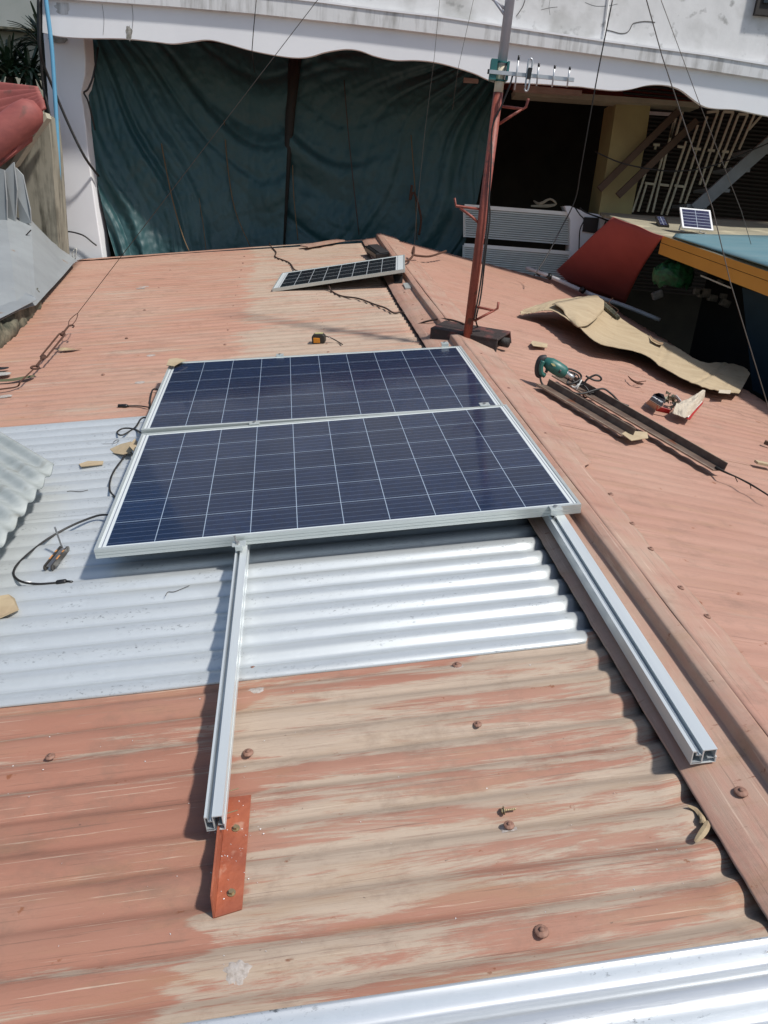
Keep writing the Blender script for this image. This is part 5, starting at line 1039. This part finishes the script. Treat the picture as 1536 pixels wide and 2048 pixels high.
# things in the shop
t = thing('net_umbrella', 'bright green net bag hanging under the orange-yellow fascia', 'net', WORLD, PF(1350, 540, 7.6))
b_ = MB(); cc = PF(1352, 523, 7.5)
b_.grid(lambda u, v: cc + V((math.cos(u * PI2) * (.02 + .17 * math.sin(v * 2.2)), math.sin(u * PI2) * (.02 + .14 * math.sin(v * 2.2)), -.17 * v * v - .05 * v + .06 * nz(math.cos(u * PI2) * 3, math.sin(u * PI2) * 3, v * 4))), 20, 8); b_.build('net_body', 'net_green', t, WORLD, False, solid=.003)
b_ = MB(); b_.cyl(cc, cc + V((0, 0, .12)), .01, 6); b_.build('hanger', 'net_green', t, WORLD)
tag(MB().beam(PF(1402, 551, 7.35), PF(1462, 576, 7.0), .012, .012).build('shelf_rail', 'white_print', None, WORLD), 'thin white shelf rail in the dark shop', 'rail')
random.seed(11)
for k, (x, y) in enumerate(((1396, 583), (1408, 586), (1425, 596), (1447, 592), (1450, 606), (1362, 568), (1440, 565), (1315, 590), (1325, 560))):
    p = PF(x, y, 7.9); s_ = random.uniform(.04, .09)
    tag(MB().box(p, (s_ * 1.4, .06, s_), Matrix.Rotation(random.uniform(-.5, .5), 3, 'Y')).build('shop_packet', 'pack', None, WORLD, bevel=.01), 'dim pale packet in the dark shop, ' + ('left end of the upper middle row', 'second in the upper middle row', 'just below the right end of the white rail', 'rightmost of the middle row', 'lowest one at the right', 'under the green net bag', 'touching the white rail', 'lowest one beside the red sheet', 'left of the green net bag')[k], 'packet', 'dim packets in the shop')

# ------------------------------------------------------------------ left neighbour: mossy wall, red ridge, grey sheets, kerb
tag(MB().prism([PF(x, y, 7.95) for x, y in ((-60, 230), (60, 215), (96, 232), (103, 300), (110, 400), (119, 520), (122, 640), (-60, 700))], (0, .25, 0)).build('mossy_wall', 'moss', None, WORLD), 'mossy streaked concrete wall at the left beside the blue pipe', 'wall')
t = thing('red_ridge_roof', 'faded red rounded ridge of the neighbouring roof at the upper left', 'roof', WORLD, PF(20, 300, 7.6))
MB().grid(lambda u, v: PF(-70 + 146 * u, 157 + 17 * u, 8.1).lerp(PF(-70 + 158 * u, 320 - 118 * u, 7.62), v) + V((0, -.01 * math.sin(v * 36), .030 * math.sin(v * 36) - .02 * u)), 20, 80).build('roof_slope', 'red_ridge', t, WORLD, True, solid=.02)
MB().tube([PF(-110, 372, 7.35), PF(-20, 290, 7.48), PF(50, 235, 7.58), PF(66, 221, 7.61), PF(76, 213, 7.63)], [.150, .148, .142, .120, .060], 26).build('ridge_roll', 'red_ridge', t, WORLD, True)
MB().prism([PF(-70, 330, 7.45), PF(62, 225, 7.62), PF(60, 282, 7.62), PF(30, 305, 7.5), PF(-70, 385, 7.4)], (0, .05, 0)).build('lower_flange', 'red_ridge', t, WORLD)
MB().prism([PF(x, y, 7.75) for x, y in ((55, 270), (90, 225), (94, 236), (75, 262), (60, 285), (30, 330), (10, 345))], (0, .1, 0)).build('mortar_edge', 'cream_wall', t, WORLD)
zbot = [WL(152, 521, -.05), WL(118, 560, -.05), WL(72, 610, -.03), WL(35, 622, .02), WL(-50, 668, .03)]
ztop = [PF(141, 510, WL(148, 520).y + .02), PF(104, 483, 7.85), PF(62, 440, 7.75), PF(12, 430, 7.6), PF(-60, 436, 7.45)]
def zsh(u, v):
    i = min(int(u * 4 + 1e-6), 3); f = u * 4 - i
    return zbot[i].lerp(zbot[i + 1], f).lerp(ztop[i].lerp(ztop[i + 1], f), v) + V((0, 0, .004 * nz(u * 9, v * 7)))
tag(MB().grid(zsh, 16, 5).build('flat_sheet', 'zinc_flat', None, WORLD, False, solid=.003), 'smooth grey flat sheet lying over the left edge of the roof', 'sheet', 'grey flat sheets at the left')
z2 = [WL(76, 604, .0), WL(30, 628, .03), WL(-50, 668, .05)]; z3 = [WL(66, 596, .02), WL(0, 566, .06), WL(-60, 545, .08)]
tag(MB().grid(lambda u, v: (z2[0].lerp(z2[1], u * 2) if u < .5 else z2[1].lerp(z2[2], u * 2 - 1)).lerp(z3[0].lerp(z3[1], u * 2) if u < .5 else z3[1].lerp(z3[2], u * 2 - 1), v) + V((0, -.01, .02)), 8, 4).build('flat_sheet', 'zinc_flat', None, WORLD, False, solid=.003), 'lower grey flat sheet at the left border lapped over the larger smooth one', 'sheet', 'grey flat sheets at the left')
tag(MB().tube([PF(2, 484, 7.2), PF(17, 500, 7.1), PF(45, 478, 7.25), PF(62, 460, 7.3)], .006, 6).build('black_string', 'black_cord', None, WORLD), 'black string lying in a V on the smooth grey sheet', 'string')
for px_, Y0, lb in (([(-60, 320), (8, 340), (13, 400), (14, 470), (-60, 480)], 7.45, 'bent grey sheet at the left border under the red ridge'),
                    ([(9, 342), (27, 324), (34, 380), (30, 446), (15, 448)], 7.52, 'narrow folded grey sheet strip beside the mossy wall, left of two'),
                    ([(31, 335), (45, 350), (60, 420), (62, 446), (40, 450), (34, 390)], 7.58, 'narrow folded grey sheet strip beside the mossy wall, right of two')):
    tag(MB().prism([PF(x, y, Y0 + .015 * math.sin(i * 2.1)) for i, (x, y) in enumerate(px_)], (0.005, .012, 0)).build('bent_sheet', 'zinc_flat', None, WORLD), lb, 'sheet', 'grey flat sheets at the left')
krb = catmull([WL(84, 612, -.115), WL(38, 661, -.115), WL(0, 697, -.115), WL(-60, 755, -.115)], 12)
def kerbf(u, v):
    i = min(int(round(u * (len(krb) - 1))), len(krb) - 1); p = krb[i]; a = v * math.pi
    return p + V((-.17 * (1 - math.cos(a)) / 2 * 1.3, .03 * v, -.05 + .20 * math.sin(a) ** .6)) + V((1, 0, 1)) * (.03 * nz(u * 14, v * 5) + .014 * nz(u * 44, v * 12))
tag(MB().grid(kerbf, 36, 14).build('mossy_kerb', 'curb', None, WORLD, True, solid=.03), 'rough mossy concrete kerb along the left edge of the roof', 'kerb')
random.seed(5); b_ = MB()
for k in range(26):
    p = PF(random.uniform(-5, 14), random.uniform(520, 565), 6.9); blade(b_, [p, p + V((random.uniform(-.05, .1), random.uniform(-.1, .1), random.uniform(0, .06))), p + V((random.uniform(-.02, .2), random.uniform(-.1, .1), random.uniform(-.06, .06)))], .012)
tag(b_.build('straw_tuft', 'dry', None, WORLD), 'tuft of dry straw on the grey sheet at the left border', 'straw', kind='stuff')
# far building at top left with palm plant
t = thing('far_building', 'grey-green building above a cream wall far behind at the upper left corner', 'building', WORLD, PF(0, 200, 11))
MB().prism([PF(x, y, 11.0) for x, y in ((-300, 40), (120, 66), (160, 900), (-300, 900))], (0, .3, 0)).build('lower_wall', 'cream_wall', t, WORLD)
MB().prism([PF(x, y, 10.9) for x, y in ((-300, -400), (200, -400), (150, 60), (78, 60), (40, 60), (0, 54), (-300, 30))], (0, .4, 0)).build('upper_wall', 'green_wall', t, WORLD)
MB().prism([PF(x, y, 10.85) for x, y in ((-300, 30), (0, 52), (130, 62), (130, 66), (0, 57), (-300, 36))], (0, .45, 0)).build('string_course', 'curb', t, WORLD)
random.seed(21)
def palm(label, base, n, ln, spread, seed):
    random.seed(seed)
    t = thing('palm_plant', label, 'plant', WORLD, base, group='spiky palm plants behind the red ridge')
    MB().cyl(base + V((0, 0, -.8)), base, .04, 8).build('trunk', 'timber', t, WORLD, True)
    g_, p_ = MB(), MB()
    for k in range(n):
        a = random.uniform(-math.pi, math.pi); el = random.uniform(-.25, 1.25); l = ln * random.uniform(.6, 1.1)
        d = V((math.cos(a) * math.cos(el) * spread, math.sin(a) * math.cos(el) * .7, math.sin(el)))
        pts = [base, base + d * l * .5 + V((0, 0, .05)), base + d * l - V((0, 0, .12 * l * (1.3 - el)))]
        blade((p_ if k % 6 == 0 else g_), pts, .035 * random.uniform(.7, 1.3), n=5)
    g_.build('leaves', 'leaf', t, WORLD); p_.build('pale_leaves', 'leaf_pale', t, WORLD)
palm('dense dark palm plant at the left border behind the red ridge', PF(20, 155, 9.0), 150, .42, 1.0, 1)
palm('spiky palm plant top reaching up beside the black cable at the left', PF(88, 98, 9.1), 80, .42, 1.0, 2)
palm('lower palm plant between the red ridge and the pillar', PF(62, 160, 9.05), 90, .36, .9, 3)

# ------------------------------------------------------------------ grey corrugated sheet reaching in from the left
C0 = PL(107, 921, .03); C1 = PL(-40, 1135, .03); C2 = PL(-60, 822, .06)
ev = (C1 - C0); Lv = ev.length; ev.normalize(); eu = (C2 - C0); eu.normalize()
def lsheet(u, v):
    s = v * (Lv + .3); p = C0 + ev * s + eu * (u * 1.6)
    return p + V((0, 0, .009 * math.cos(PI2 * (s - .02) / .108) - .02))
tag(MB().grid(lsheet, 14, 150).build('corrugated_sheet', 'old_zinc', None, ROOF, True, solid=.006), 'weathered grey corrugated sheet reaching over the silver sheet from the left border', 'sheet')

# bright metal shavings and crumbs scattered over the near roof
random.seed(9); b_ = MB()
for k in range(150):
    if k < 60: a, b = random.gauss(.50, .05), random.gauss(-1.10, .13)
    else: a, b = random.uniform(-.3, 1.45), random.uniform(-1.4, -.6)
    q = V((a, b, BASE + wave(b) + .0035)); r_ = random.uniform(.0008, .0020)
    if .472 < a < .528 and -1.268 < b < -.985: q.z = HR + .0062
    t_ = random.uniform(0, 6.28); b_.add([q + V((math.cos(t_) * r_ * 1.6, math.sin(t_) * r_, 0)), q + V((-math.sin(t_) * r_, math.cos(t_) * r_, .001)), q + V((-math.cos(t_) * r_, -math.sin(t_) * r_ * 1.5, .0005)), q + V((0, 0, -.001))], [(0, 1, 2), (0, 3, 1), (1, 3, 2), (2, 3, 0)])
tag(b_.build('metal_shavings', 'white_print', None, ROOF), 'tiny pale metal shavings and crumbs on the near paint around the bracket', 'shavings', kind='stuff')
